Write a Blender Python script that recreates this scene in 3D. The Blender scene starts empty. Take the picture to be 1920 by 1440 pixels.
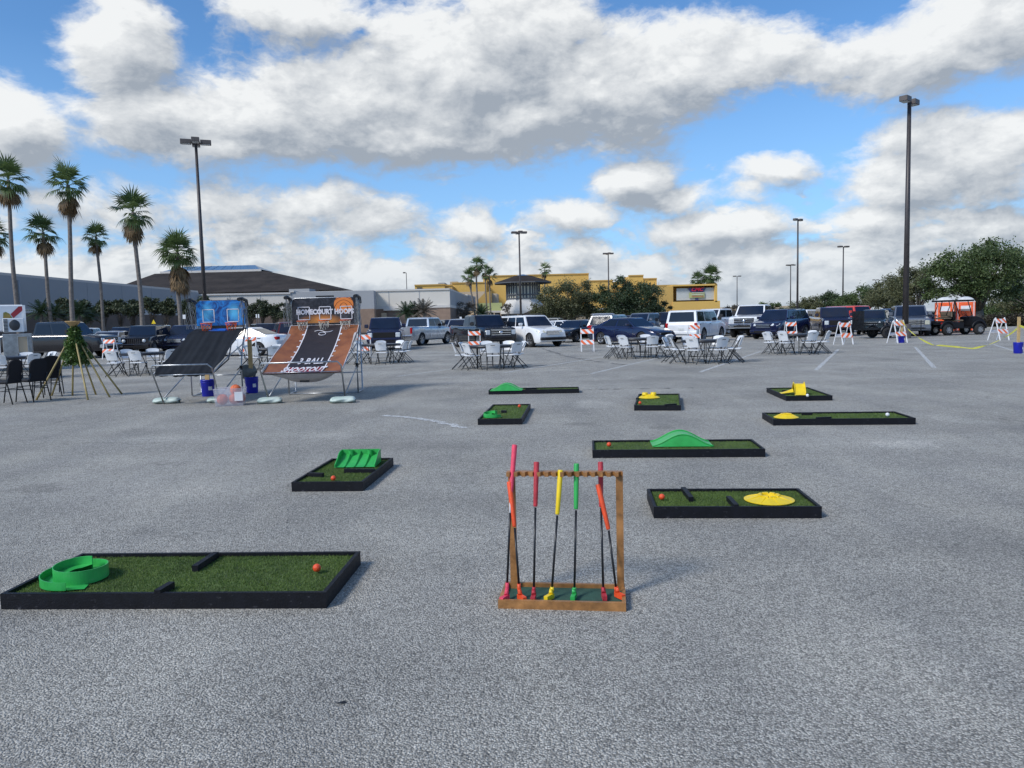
import bpy, math, random
from mathutils import Vector, Matrix
V = Vector
R = math.radians
rnd = random.Random(7)
SC = bpy.context.scene
COL = SC.collection
# ---------------------------------------------------------------- camera
FPX = 1430.0
CAMH = 1.5
PITCH = math.atan((720 - 601) / FPX)
ROLL = R(-1.4)
CM = (Matrix.Rotation(R(90) - PITCH, 3, 'X') @ Matrix.Rotation(ROLL, 3, 'Z'))
CAMP = V((0, 0, CAMH))
def ray(px, py):
    return (CM @ V(((px - 960) / FPX, -(py - 720) / FPX, -1))).normalized()
def G(px, py, z=0.0):
    d = ray(px, py); t = (z - CAMH) / d.z
    return CAMP + d * t
def D(px, py, dist):
    """point on the ray of a photo pixel at world depth y = dist"""
    d = ray(px, py)
    return CAMP + d * (dist / d.y)
def GX(px, dist, z=0.0):
    """ground point at depth dist under column px (taken near the horizon)"""
    p = D(px, 601 - (px - 960) * 0.0245, dist)
    return V((p.x, dist, z))
cam_d = bpy.data.cameras.new('camera'); cam = bpy.data.objects.new('camera', cam_d); COL.objects.link(cam)
cam.location = CAMP; cam.rotation_euler = CM.to_euler()
cam_d.sensor_fit = 'HORIZONTAL'; cam_d.sensor_width = 36; cam_d.lens = 36 * FPX / 1920
cam_d.clip_start = 0.05; cam_d.clip_end = 6000
SC.camera = cam
# ---------------------------------------------------------------- nodes
class NT:
    def __init__(s, nt): s.nt = nt
    def n(s, t, **k):
        nd = s.nt.nodes.new(t)
        for a, b in k.items(): setattr(nd, a, b)
        return nd
    def set(s, sock, v):
        if isinstance(v, bpy.types.NodeSocket): s.nt.links.new(v, sock)
        elif v is not None: sock.default_value = v
    def m(s, op, a, b=None, c=None, clamp=False):
        nd = s.n('ShaderNodeMath', operation=op, use_clamp=clamp)
        for i, x in enumerate((a, b, c)):
            if x is not None: s.set(nd.inputs[i], x)
        return nd.outputs[0]
    def vm(s, op, a, b=None, scale=None):
        nd = s.n('ShaderNodeVectorMath', operation=op)
        s.set(nd.inputs[0], a)
        if b is not None: s.set(nd.inputs[1], b)
        if scale is not None: s.set(nd.inputs['Scale'], scale)
        return nd.outputs['Value'] if op in ('LENGTH', 'DOT_PRODUCT', 'DISTANCE') else nd.outputs[0]
    def mr(s, v, a, b, c=0.0, d=1.0, mode='LINEAR'):
        nd = s.n('ShaderNodeMapRange', interpolation_type=mode)
        s.set(nd.inputs[0], v)
        for i, x in enumerate((a, b, c, d)): s.set(nd.inputs[i + 1], x)
        return nd.outputs[0]
    def mix(s, f, a, b, bt='MIX'):
        nd = s.n('ShaderNodeMix', data_type='RGBA', blend_type=bt)
        s.set(nd.inputs[0], f); s.set(nd.inputs[6], a); s.set(nd.inputs[7], b)
        return nd.outputs[2]
    def noise(s, vec, scale, detail=4, rough=.5, dist=0.0, dims='3D'):
        nd = s.n('ShaderNodeTexNoise', noise_dimensions=dims)
        if vec is not None: s.set(nd.inputs['Vector'], vec)
        s.set(nd.inputs['Scale'], scale); s.set(nd.inputs['Detail'], detail)
        s.set(nd.inputs['Roughness'], rough); s.set(nd.inputs['Distortion'], dist)
        return nd
def c4(c): return (c[0], c[1], c[2], 1)
MATS = {}
def mat(name, col, rough=.6, metal=0.0, var=.12, vs=6.0, bump=0.0, bs=60.0, spec=None, coat=0.0, col2=None, transl=0.0, alpha=1.0, scuff=None):
    """procedural principled material; noise varies its colour, optional bump"""
    if name in MATS: return MATS[name]
    m = bpy.data.materials.new(name); m.use_nodes = True; nt = m.node_tree; nt.nodes.clear(); q = NT(nt)
    out = q.n('ShaderNodeOutputMaterial'); b = q.n('ShaderNodeBsdfPrincipled')
    tc = q.n('ShaderNodeTexCoord').outputs['Object']
    nz = q.noise(tc, vs, 5, .6).outputs[0]
    c2 = c4(col2) if col2 else c4([x * (1 - var * 1.6) for x in col])
    c1 = c4([min(1, x * (1 + var)) for x in col]) if not col2 else c4(col)
    bc = q.mix(q.mr(nz, .3, .7), c2, c1)
    if scuff:   # worn and dusty flecks, streaked along the surface
        sn = q.noise(q.vm('MULTIPLY', tc, (1, 1, 2.2)), scuff[1], 8, .72, .3).outputs[0]
        bc = q.mix(q.mr(sn, .60, .72, 0, scuff[2]), bc, c4(scuff[0]))
    q.set(b.inputs['Base Color'], bc)
    q.set(b.inputs['Roughness'], q.mr(nz, .3, .7, max(0, rough - .06), min(1, rough + .08)))
    b.inputs['Metallic'].default_value = metal
    if spec is not None: b.inputs['Specular IOR Level'].default_value = spec
    if coat: b.inputs['Coat Weight'].default_value = coat; b.inputs['Coat Roughness'].default_value = .04
    if bump:
        bn = q.n('ShaderNodeBump'); bn.inputs['Strength'].default_value = bump; bn.inputs['Distance'].default_value = .01
        q.set(bn.inputs['Height'], q.noise(tc, bs, 4, .6).outputs[0]); q.set(b.inputs['Normal'], bn.outputs[0])
    sh = b.outputs[0]
    if transl:
        t = q.n('ShaderNodeBsdfTranslucent'); q.set(t.inputs[0], q.mix(q.mr(nz, .3, .7), c2, c1))
        ms = q.n('ShaderNodeMixShader'); ms.inputs[0].default_value = transl
        q.set(ms.inputs[1], sh); q.set(ms.inputs[2], t.outputs[0]); sh = ms.outputs[0]
    if alpha < 1:
        t = q.n('ShaderNodeBsdfTransparent'); ms = q.n('ShaderNodeMixShader'); ms.inputs[0].default_value = alpha
        q.set(ms.inputs[1], t.outputs[0]); q.set(ms.inputs[2], sh); sh = ms.outputs[0]
    nt.links.new(sh, out.inputs[0]); MATS[name] = m
    return m
# ---------------------------------------------------------------- mesh builder
class MB:
    def __init__(s): s.v = []; s.f = []; s.sm = []
    def add(s, vs, fs, sm=False):
        o = len(s.v); s.v += [tuple(x) for x in vs]
        for f in fs: s.f.append(tuple(i + o for i in f)); s.sm.append(sm)
        return s
    def quad(s, a, b, c, d): return s.add([a, b, c, d], [(0, 1, 2, 3)])
    def box(s, lo, hi, M=None, bev=0.0):
        x0, y0, z0 = lo; x1, y1, z1 = hi
        if x0 > x1: x0, x1 = x1, x0
        if y0 > y1: y0, y1 = y1, y0
        if z0 > z1: z0, z1 = z1, z0
        if bev:
            b = min(bev, (x1 - x0) * .45, (y1 - y0) * .45, (z1 - z0) * .45)
            vs = []; 
            for k, (z, i) in enumerate(((z0, b), (z0 + b, 0), (z1 - b, 0), (z1, b))):
                e = i
                # octagon loops
                for (x, y) in ((x0 + e + b * (i == 0), y0 + e), (x1 - e - b * (i == 0), y0 + e), (x1 - e, y0 + e + b * (i == 0)), (x1 - e, y1 - e - b * (i == 0)),
                               (x1 - e - b * (i == 0), y1 - e), (x0 + e + b * (i == 0), y1 - e), (x0 + e, y1 - e - b * (i == 0)), (x0 + e, y0 + e + b * (i == 0))):
                    vs.append((x, y, z))
            fs = []
            for k in range(3):
                for i in range(8): fs.append((k * 8 + i, k * 8 + (i + 1) % 8, k * 8 + 8 + (i + 1) % 8, k * 8 + 8 + i))
            fs.append((0, 7, 5, 4, 3, 1)); fs.append((24, 25, 27, 28, 29, 31))
            # loops with i>0 have duplicate corners; faces degenerate there are harmless quads/tris
            vs2 = [V(x) for x in vs]
        else:
            vs2 = [V(p) for p in ((x0, y0, z0), (x1, y0, z0), (x1, y1, z0), (x0, y1, z0), (x0, y0, z1), (x1, y0, z1), (x1, y1, z1), (x0, y1, z1))]
            fs = [(0, 3, 2, 1), (4, 5, 6, 7), (0, 1, 5, 4), (1, 2, 6, 5), (2, 3, 7, 6), (3, 0, 4, 7)]
        if M is not None: vs2 = [M @ v for v in vs2]
        return s.add(vs2, fs)
    def bar(s, a, b, w, h, up=V((0, 0, 1))):
        """rectangular bar from a to b"""
        a = V(a); b = V(b); d = b - a; L = d.length; d.normalize()
        u = V(up)
        if abs(d.dot(u)) > .98: u = V((0, 1, 0))
        x = d.cross(u).normalized(); z = x.cross(d)
        M = Matrix((x, d, z)).transposed().to_4x4(); M.translation = a
        return s.box((-w / 2, 0, -h / 2), (w / 2, L, h / 2), M)
    def tube(s, pts, r, n=8, cap=True, closed=False):
        pts = [V(p) for p in pts]; m = len(pts)
        rs = r if isinstance(r, (list, tuple)) else [r] * m
        vs = []; prev = None
        for i, p in enumerate(pts):
            a = pts[i - 1] if (i > 0 or closed) else p
            b = pts[(i + 1) % m] if (i < m - 1 or closed) else p
            d = (b - a)
            d = d.normalized() if d.length > 1e-9 else V((0, 0, 1))
            if prev is None:
                u = V((0, 0, 1)) if abs(d.z) < .9 else V((1, 0, 0))
                x = d.cross(u).normalized()
            else:
                x = (prev - d * prev.dot(d))
                x = x.normalized() if x.length > 1e-6 else d.cross(V((0, 0, 1))).normalized()
            prev = x; y = d.cross(x)
            for k in range(n):
                t = 2 * math.pi * k / n
                vs.append(p + (x * math.cos(t) + y * math.sin(t)) * rs[i])
        fs = []
        for i in range(m if closed else m - 1):
            j = (i + 1) % m
            for k in range(n): fs.append((i * n + k, i * n + (k + 1) % n, j * n + (k + 1) % n, j * n + k))
        s.add(vs, fs, True)
        if cap and not closed:
            o = len(s.v) - m * n
            s.f.append(tuple(o + k for k in range(n))[::-1]); s.sm.append(False)
            s.f.append(tuple(o + (m - 1) * n + k for k in range(n))); s.sm.append(False)
        return s
    def lathe(s, prof, c=(0, 0, 0), n=24, axis='Z', sm=True, a0=0, a1=2 * math.pi):
        full = abs(a1 - a0 - 2 * math.pi) < 1e-6; c = V(c); vs = []
        nn = n if full else n + 1
        for (r, z) in prof:
            for k in range(nn):
                t = a0 + (a1 - a0) * k / n
                p = (r * math.cos(t), r * math.sin(t), z)
                if axis == 'X': p = (p[2], p[0], p[1])
                if axis == 'Y': p = (p[0], p[2], p[1])
                vs.append(c + V(p))
        fs = []
        for i in range(len(prof) - 1):
            for k in range(n):
                k2 = (k + 1) % nn
                fs.append((i * nn + k, i * nn + k2, (i + 1) * nn + k2, (i + 1) * nn + k))
        return s.add(vs, fs, sm)
    def sphere(s, c, r, nu=16, nv=10, sc=(1, 1, 1)):
        c = V(c); prof = []
        vs = [c + V((0, 0, -r * sc[2]))]
        for i in range(1, nv):
            t = math.pi * i / nv - math.pi / 2
            for k in range(nu):
                a = 2 * math.pi * k / nu
                vs.append(c + V((r * sc[0] * math.cos(t) * math.cos(a), r * sc[1] * math.cos(t) * math.sin(a), r * sc[2] * math.sin(t))))
        vs.append(c + V((0, 0, r * sc[2]))); fs = []
        for k in range(nu): fs.append((0, 1 + (k + 1) % nu, 1 + k)); fs.append((len(vs) - 1, len(vs) - 1 - nu + k, len(vs) - 1 - nu + (k + 1) % nu))
        for i in range(nv - 2):
            for k in range(nu): fs.append((1 + i * nu + k, 1 + i * nu + (k + 1) % nu, 1 + (i + 1) * nu + (k + 1) % nu, 1 + (i + 1) * nu + k))
        return s.add(vs, fs, True)
    def grid(s, fn, nu, nv, sm=True, flip=False):
        vs = [fn(i / nu, j / nv) for i in range(nu + 1) for j in range(nv + 1)]
        fs = []
        for i in range(nu):
            for j in range(nv):
                a = i * (nv + 1) + j; f = (a, a + nv + 1, a + nv + 2, a + 1)
                fs.append(f[::-1] if flip else f)
        return s.add(vs, fs, sm)
    def prism(s, poly, z0, z1, M=None):
        """poly in XY extruded z0..z1"""
        n = len(poly); vs = [V((p[0], p[1], z0)) for p in poly] + [V((p[0], p[1], z1)) for p in poly]
        if M is not None: vs = [M @ v for v in vs]
        fs = [tuple(range(n))[::-1], tuple(range(n, 2 * n))] + [(i, (i + 1) % n, n + (i + 1) % n, n + i) for i in range(n)]
        return s.add(vs, fs)
    def shift(s, d):
        d = V(d); s.v = [tuple(V(v) + d) for v in s.v]; return s
    def build(s, name, m, parent=None, loc=None):
        me = bpy.data.meshes.new(name); me.from_pydata(s.v, [], s.f)
        me.polygons.foreach_set('use_smooth', s.sm); me.update()
        me.materials.append(m)
        o = bpy.data.objects.new(name, me); COL.objects.link(o)
        if parent is not None: o.parent = parent
        if loc is not None: o.location = loc
        return o
def T(o, label=None, cat=None, group=None, kind=None):
    if label: o['label'] = label
    if cat: o['category'] = cat
    if group: o['group'] = group
    if kind: o['kind'] = kind
    return o
def E(name, loc=(0, 0, 0), rz=0.0, label=None, cat=None, group=None):
    o = bpy.data.objects.new(name, None); COL.objects.link(o)
    o.location = loc; o.rotation_euler = (0, 0, rz); o.empty_display_size = .2
    return T(o, label, cat, group)
KIDS = {}
def kids(o):
    return [c for c in o.children]
def dup(o, parent=None, loc=None, rz=None, label=None, group=None):
    c = o.copy(); COL.objects.link(c)
    if parent is not None: c.parent = parent
    if loc is not None: c.location = loc
    if rz is not None: c.rotation_euler = (0, 0, rz)
    if label: c['label'] = label
    if group: c['group'] = group
    for ch in kids(o): dup(ch, c)
    return c
def text_mb(s, size, extrude=.002, offset=0.0, shear=0.0, fn=None):
    cu = bpy.data.curves.new('t', 'FONT'); cu.body = s; cu.size = size; cu.extrude = extrude; cu.offset = offset; cu.shear = shear
    cu.align_x = 'CENTER'; cu.align_y = 'CENTER'; cu.resolution_u = 2
    o = bpy.data.objects.new('t', cu); COL.objects.link(o)
    dg = bpy.context.evaluated_depsgraph_get(); me = o.evaluated_get(dg).to_mesh()
    b = MB(); b.add([fn(v.co) if fn else v.co.copy() for v in me.vertices], [tuple(p.vertices) for p in me.polygons])
    o.evaluated_get(dg).to_mesh_clear(); bpy.data.objects.remove(o); bpy.data.curves.remove(cu)
    return b
# ---------------------------------------------------------------- shared materials
M = {}
M['asphalt_line'] = None
M['blackwood'] = mat('black_painted_wood', (.0035, .004, .0075), .55, spec=.3, var=.3, vs=14, bump=.35, bs=90, scuff=((.09, .09, .10), 16, .8))
M['turf_base'] = mat('turf_backing', (.075, .12, .03), .9, var=.3, vs=9, bump=.5, bs=300)
M['turf'] = mat('turf_blades', (.155, .235, .048), .65, var=.3, vs=3.5, transl=.3, col2=(.085, .145, .03))
M['greenpl'] = mat('green_plastic', (.035, .40, .085), .36, var=.12, vs=9, spec=.5, bump=.06, bs=40, scuff=((.12, .40, .16), 12, .7))
M['yellowpl'] = mat('yellow_plastic', (.82, .59, .015), .38, var=.10, vs=9, bump=.06, bs=40, scuff=((.55, .45, .12), 12, .6))
M['redpl'] = mat('red_plastic', (.50, .035, .05), .42, var=.2, vs=20, bump=.5, bs=160, scuff=((.35, .12, .12), 40, .5))
M['orangepl'] = mat('orange_plastic', (.80, .085, .02), .42, var=.12, vs=20, bump=.4, bs=160, scuff=((.55, .2, .1), 40, .5))
M['pinkpl'] = mat('pink_plastic', (.78, .06, .12), .45, var=.12, vs=20, bump=.5, bs=160)
M['whitepl'] = mat('white_plastic', (.72, .74, .76), .35, var=.04, vs=10)
M['blackmet'] = mat('dark_metal', (.02, .022, .026), .35, metal=.4, var=.1)
M['greymet'] = mat('grey_frame_metal', (.06, .065, .07), .4, metal=.5, var=.1)
M['steel'] = mat('steel_tube', (.42, .44, .46), .32, metal=.85, var=.12, vs=12)
M['wood'] = mat('varnished_wood', (.34, .16, .052), .42, var=.3, vs=14, bump=.25, bs=60, scuff=((.16, .075, .03), 22, .7))
M['pale_wood'] = mat('pale_wood', (.55, .38, .17), .6, var=.18, vs=14, bump=.15)
M['felt'] = mat('green_felt', (.03, .085, .06), .95, var=.15, vs=30, bump=.3, bs=300)
M['whitepaint'] = mat('white_paint', (.75, .76, .77), .45, var=.06, vs=6)
M['blackpl'] = mat('black_plastic', (.012, .013, .016), .45, var=.15)
M['bluebucket'] = mat('blue_bucket_plastic', (.008, .015, .36), .35, var=.08)
M['orange'] = mat('reflective_orange', (.85, .13, .03), .4, var=.08)
M['black_fabric'] = mat('black_fabric', (.010, .010, .014), .85, var=.2, bump=.3, bs=150)
# ================================================================ sky, sun, ground
SUN_AZ = R(-128)      # compass angle of the sun seen from above, measured from +Y towards +X
SUN_EL = R(42)
sdir = V((math.sin(SUN_AZ) * math.cos(SUN_EL), math.cos(SUN_AZ) * math.cos(SUN_EL), math.sin(SUN_EL)))
sl = bpy.data.lights.new('sun', 'SUN'); sl.energy = 2.1; sl.angle = R(14); sl.color = (1.0, .945, .87)
so = bpy.data.objects.new('sun', sl); COL.objects.link(so); so.rotation_euler = sdir.to_track_quat('Z', 'Y').to_euler()
w = bpy.data.worlds.new('World'); SC.world = w; w.use_nodes = True
nt = w.node_tree; nt.nodes.clear(); q = NT(nt)
wo = q.n('ShaderNodeOutputWorld'); bg = q.n('ShaderNodeBackground'); bg.inputs[1].default_value = .1
sky = q.n('ShaderNodeTexSky', sky_type='NISHITA'); sky.sun_disc = False; sky.sun_elevation = SUN_EL
sky.sun_rotation = SUN_AZ; sky.air_density = 1.0; sky.dust_density = .6; sky.ozone_density = 3.0
# cloud density group: input is (azimuth, elevation, 0) in radians
def azel(px, py):
    d = ray(px, py); return math.atan2(d.x, d.y), math.asin(d.z)
CL = [  # clouds: centre and radii as seen, converted to compass directions
 (225, 95, 95, 140, 1), (310, 225, 170, 90, 1), (470, 225, 230, 100, 1), (560, 20, 150, 70, .9), (660, 190, 250, 120, 1.1), (850, 160, 230, 165, 1.15),
 (960, 70, 180, 130, 1.1), (1090, 170, 240, 130, 1.1), (800, 262, 330, 62, 1), (1010, 215, 250, 70, 1), (1270, 120, 210, 100, .9), (1400, 100, 190, 70, .7), (430, 275, 200, 40, .8), (1560, 110, 170, 60, .45),
 (1760, 95, 190, 85, .8), (1860, 40, 160, 100, .9),
 (25, 245, 95, 85, 1), (1800, 300, 190, 85, 1.1), (1700, 345, 120, 55, .8),
 (1185, 345, 95, 48, 1.05), (1250, 380, 120, 35, .6), (1450, 325, 85, 42, .9), (1400, 355, 70, 30, .6),
 (590, 395, 130, 55, .8), (420, 380, 120, 50, .6), (700, 420, 130, 50, .7), (880, 425, 80, 45, .9), (200, 400, 150, 60, .5),
 (1070, 410, 120, 40, .8), (1340, 430, 200, 40, .8), (1640, 410, 120, 40, .85), (1830, 425, 130, 45, .8), (90, 500, 160, 50, .7), (330, 500, 140, 50, .5)]
g = bpy.data.node_groups.new('cloud_density', 'ShaderNodeTree')
g.interface.new_socket('P', in_out='INPUT', socket_type='NodeSocketVector')
g.interface.new_socket('D', in_out='OUTPUT', socket_type='NodeSocketFloat')
g.interface.new_socket('B', in_out='OUTPUT', socket_type='NodeSocketFloat')
h = NT(g); gi = h.n('NodeGroupInput'); go = h.n('NodeGroupOutput')
warp = h.noise(h.vm('MULTIPLY', gi.outputs[0], (1, 1.5, 1)), 4.5, 6, .62)
wv = h.vm('SUBTRACT', warp.outputs[1], (.5, .5, .5))
P2 = h.vm('ADD', gi.outputs[0], h.vm('SCALE', wv, scale=.06))
P2 = h.vm('MULTIPLY', P2, (1, 1, 0))
acc = None
for (cx, cy, rx, ry, s) in CL:
    a, e = azel(cx, cy)
    L = h.vm('LENGTH', h.vm('MULTIPLY', h.vm('SUBTRACT', P2, (a, e, 0)), (FPX / (rx * 1.0), FPX / (ry * 1.0), 0)))
    v = h.m('MULTIPLY_ADD', L, -s, s)
    v = h.m('MAXIMUM', v, -1.0)
    acc = v if acc is None else h.m('SMOOTH_MAX', acc, v, .12)
sx = h.n('ShaderNodeSeparateXYZ'); h.set(sx.inputs[0], gi.outputs[0])
# a deck of small clouds that thickens towards the horizon, and one overhead outside the view
deck = h.mr(sx.outputs[1], .05, .20, .70, -.6)
dn = h.m('DIVIDE', 1.0, h.m('ADD', h.m('MAXIMUM', sx.outputs[1], 0.0), .10))
pc = h.n('ShaderNodeCombineXYZ'); h.set(pc.inputs[0], h.m('MULTIPLY', sx.outputs[0], dn)); h.set(pc.inputs[1], h.m('MULTIPLY', h.m('LOGARITHM', dn, math.e), 1.35))
n3 = h.noise(h.vm('MULTIPLY', P2, (1, 2.0, 1)), 13, 6, .55).outputs[0]
deck = h.m('ADD', deck, h.m('MULTIPLY', h.m('SUBTRACT', n3, .5), 2.2))
over = h.mr(sx.outputs[1], .50, .75, -1, .05)
acc = h.m('MAXIMUM', h.m('MAXIMUM', acc, deck), over)
n1 = h.noise(h.vm('MULTIPLY', P2, (1, 2.1, 1)), 7.5, 9, .6).outputs[0]
n2 = h.noise(h.vm('MULTIPLY', P2, (1, 1.6, 1)), 26, 5, .55).outputs[0]
bil = h.m('ABSOLUTE', h.m('MULTIPLY_ADD', n2, 2, -1))
dd = h.m('ADD', acc, h.m('MULTIPLY', h.m('SUBTRACT', n1, .5), 1.55))
dd = h.m('ADD', dd, h.m('MULTIPLY_ADD', bil, -.42, .06))
g.links.new(dd, go.inputs[0]); g.links.new(acc, go.inputs[1])
tc = q.n('ShaderNodeTexCoord'); sp = q.n('ShaderNodeSeparateXYZ'); q.set(sp.inputs[0], tc.outputs['Generated'])
az = q.m('ARCTAN2', sp.outputs[0], sp.outputs[1]); el = q.m('ARCSINE', sp.outputs[2])
cb = q.n('ShaderNodeCombineXYZ'); q.set(cb.inputs[0], az); q.set(cb.inputs[1], el); P = cb.outputs[0]
def grp(vec):
    nd = q.n('ShaderNodeGroup'); nd.node_tree = g; q.set(nd.inputs[0], vec); return nd
g0 = grp(P); g1 = grp(q.vm('ADD', P, (-.012, .022, 0))); g2 = grp(q.vm('ADD', P, (-.03, .075, 0)))
alpha = q.mr(g0.outputs[0], -.06, .42, 0, 1, 'SMOOTHSTEP')
lit = q.m('SUBTRACT', g0.outputs[0], g1.outputs[0])          # puffs facing the sun
big = q.m('SUBTRACT', g0.outputs[1], g2.outputs[1])          # whole cloud: tops against undersides
thick = q.mr(g0.outputs[0], .1, 1.2, 0, 1)
br = q.m('MULTIPLY_ADD', lit, 1.2, .70)
br = q.m('MULTIPLY_ADD', big, .34, br)
br = q.m('MULTIPLY_ADD', thick, -.30, br)
br = q.m('ADD', br, q.m('MULTIPLY', q.m('SUBTRACT', q.noise(q.vm('MULTIPLY', P, (1, 1.5, 1)), 11, 9, .60, .4).outputs[0], .5), 1.3))
br = q.mr(br, -.1, 1.3, .15, 1.0)
ccol = q.mix(q.mr(br, .33, .95), c4((2.45, 2.75, 3.15)), c4((6.2, 6.3, 6.3)))
hz = q.mr(el, .0, .12, .6, 0, 'SMOOTHSTEP')
ccol = q.mix(hz, ccol, c4((3.6, 4.1, 4.7)))
skc = q.mix(1.0, sky.outputs[0], c4((.62, .90, 1.12)), 'MULTIPLY')
skc = q.mix(q.mr(el, 0, .32, .6, 0), skc, c4((2.7, 4.4, 7.0)))
res = q.mix(q.m('MULTIPLY', alpha, .97), skc, ccol)
q.set(bg.inputs[0], res); nt.links.new(bg.outputs[0], wo.inputs[0])
w.cycles.sampling_method = 'MANUAL'; w.cycles.sample_map_resolution = 512
SC.view_settings.view_transform = 'Standard'; SC.view_settings.look = 'None'; SC.view_settings.exposure = 0.55; SC.view_settings.gamma = 1
# ---- asphalt
m = bpy.data.materials.new('asphalt'); m.use_nodes = True; nt = m.node_tree; nt.nodes.clear(); q = NT(nt)
out = q.n('ShaderNodeOutputMaterial'); b = q.n('ShaderNodeBsdfPrincipled')
tc = q.n('ShaderNodeTexCoord').outputs['Object']
vo = q.n('ShaderNodeTexVoronoi'); q.set(vo.inputs['Vector'], tc); vo.inputs['Scale'].default_value = 120
vo.inputs['Randomness'].default_value = 1
cellc = q.n('ShaderNodeSeparateXYZ'); q.set(cellc.inputs[0], vo.outputs['Color'])
edge = q.mr(vo.outputs['Distance'], .25, .75, 1, 0)
stone = q.m('MULTIPLY', q.mr(cellc.outputs[0], 0, 1, .50, 1.5), q.mr(edge, 0, 1, .6, 1.08))
big1 = q.noise(tc, .35, 6, .62).outputs[0]
big2 = q.noise(q.vm('MULTIPLY', tc, (1, .35, 1)), 1.4, 5, .6).outputs[0]
mid = q.noise(tc, 14, 4, .7).outputs[0]
val = q.m('MULTIPLY', stone, q.mr(big1, .3, .7, .80, 1.18))
val = q.m('MULTIPLY', val, q.mr(big2, .3, .7, .88, 1.12))
val = q.m('MULTIPLY', val, q.mr(mid, .3, .7, .86, 1.14))
# worn pale patches and dark oil spots where the photo shows them
def blob(px, py, rx, ry):
    c = G(px, py); e1 = G(px + rx, py); e2 = G(px, py - ry)
    return (c.x, c.y, abs(e1.x - c.x), abs(e2.y - c.y))
wp = q.vm('ADD', tc, q.vm('SCALE', q.vm('SUBTRACT', q.noise(tc, 3.2, 5, .65).outputs[1], (.5, .5, .5)), scale=.9))
def blobs(lst):
    acc = None
    for (px, py, rx, ry) in lst:
        cx, cy, ax, ay = blob(px, py, rx, ry)
        L = q.vm('LENGTH', q.vm('MULTIPLY', q.vm('SUBTRACT', wp, (cx, cy, 0)), (1 / ax, 1 / ay, 0)))
        v = q.mr(L, .5, 1.15, 1, 0, 'SMOOTHSTEP')
        acc = v if acc is None else q.m('MAXIMUM', acc, v)
    return acc
pale = blobs([(1112, 757, 45, 9), (680, 770, 25, 5), (1800, 787, 60, 12), (15, 795, 30, 6), (620, 818, 60, 8), (1700, 833, 70, 8)])
dark = blobs([(70, 915, 70, 9), (960, 722, 60, 3), (310, 868, 30, 4), (1090, 795, 40, 4), (1240, 800, 30, 4), (1000, 792, 14, 2.5)])
val = q.m('MULTIPLY', val, q.m('MULTIPLY_ADD', pale, .22, 1))
val = q.m('MULTIPLY', val, q.m('MULTIPLY_ADD', dark, -.2, 1))
ve = q.n('ShaderNodeTexVoronoi', feature='DISTANCE_TO_EDGE'); q.set(ve.inputs['Vector'], q.vm('ADD', tc, q.vm('SCALE', q.noise(tc, 1.1, 6, .7).outputs[1], scale=1.1))); ve.inputs['Scale'].default_value = .23
crk = q.m('MULTIPLY', q.mr(ve.outputs['Distance'], .0, .0045, 1, 0), q.mr(q.noise(tc, .22, 3, .5).outputs[0], .45, .6))
val = q.m('MULTIPLY', val, q.m('MULTIPLY_ADD', crk, -.45, 1))
oil = q.mr(q.noise(tc, .75, 3, .4).outputs[0], .66, .76)
val = q.m('MULTIPLY', val, q.m('MULTIPLY_ADD', q.m('MULTIPLY', oil, q.mr(q.noise(tc, 9, 4, .6).outputs[0], .35, .65)), -.22, 1))
band = q.noise(q.vm('MULTIPLY', tc, (.05, 1, 1)), .9, 4, .6).outputs[0]
val = q.m('MULTIPLY', val, q.mr(band, .3, .7, .92, 1.08))
rgb = q.mix(q.mr(big2, .3, .7), c4((.398, .386, .352)), c4((.413, .394, .346)))
vv = q.n('ShaderNodeCombineXYZ'); [q.set(vv.inputs[i], val) for i in range(3)]
q.set(b.inputs['Base Color'], q.mix(1.0, rgb, vv.outputs[0], 'MULTIPLY'))
b.inputs['Roughness'].default_value = .82; b.inputs['Specular IOR Level'].default_value = .35
bn = q.n('ShaderNodeBump'); bn.inputs['Strength'].default_value = .8; bn.inputs['Distance'].default_value = .006
q.set(bn.inputs['Height'], edge); q.set(b.inputs['Normal'], bn.outputs[0])
nt.links.new(b.outputs[0], out.inputs[0]); M['asphalt'] = m
T(MB().quad((-1500, -60, 0), (1500, -60, 0), (1500, 2500, 0), (-1500, 2500, 0)).build('ground', m), kind='structure')
# ---- painted lines, seams and cracks
def wornmat(name, col, cover, scale=22):
    m = bpy.data.materials.new(name); m.use_nodes = True; nt = m.node_tree; nt.nodes.clear(); q = NT(nt)
    out = q.n('ShaderNodeOutputMaterial'); b = q.n('ShaderNodeBsdfPrincipled'); t = q.n('ShaderNodeBsdfTransparent')
    tc = q.n('ShaderNodeTexCoord').outputs['Object']
    q.set(b.inputs['Base Color'], c4(col)); b.inputs['Roughness'].default_value = .8
    f = q.mr(q.noise(tc, scale, 5, .7).outputs[0], .5 - cover, .56 - cover + .1)
    ms = q.n('ShaderNodeMixShader'); q.set(ms.inputs[0], f); q.set(ms.inputs[1], t.outputs[0]); q.set(ms.inputs[2], b.outputs[0])
    nt.links.new(ms.outputs[0], out.inputs[0]); return m
WL = wornmat('worn_line_paint', (.58, .59, .58), .12)
WS = wornmat('pale_seam', (.52, .52, .51), .0, 9)
DK = wornmat('dark_seam', (.06, .06, .065), -.03, 6)
TIRE = wornmat('tyre_rubber_mark', (.10, .10, .105), .02, 3)
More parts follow.
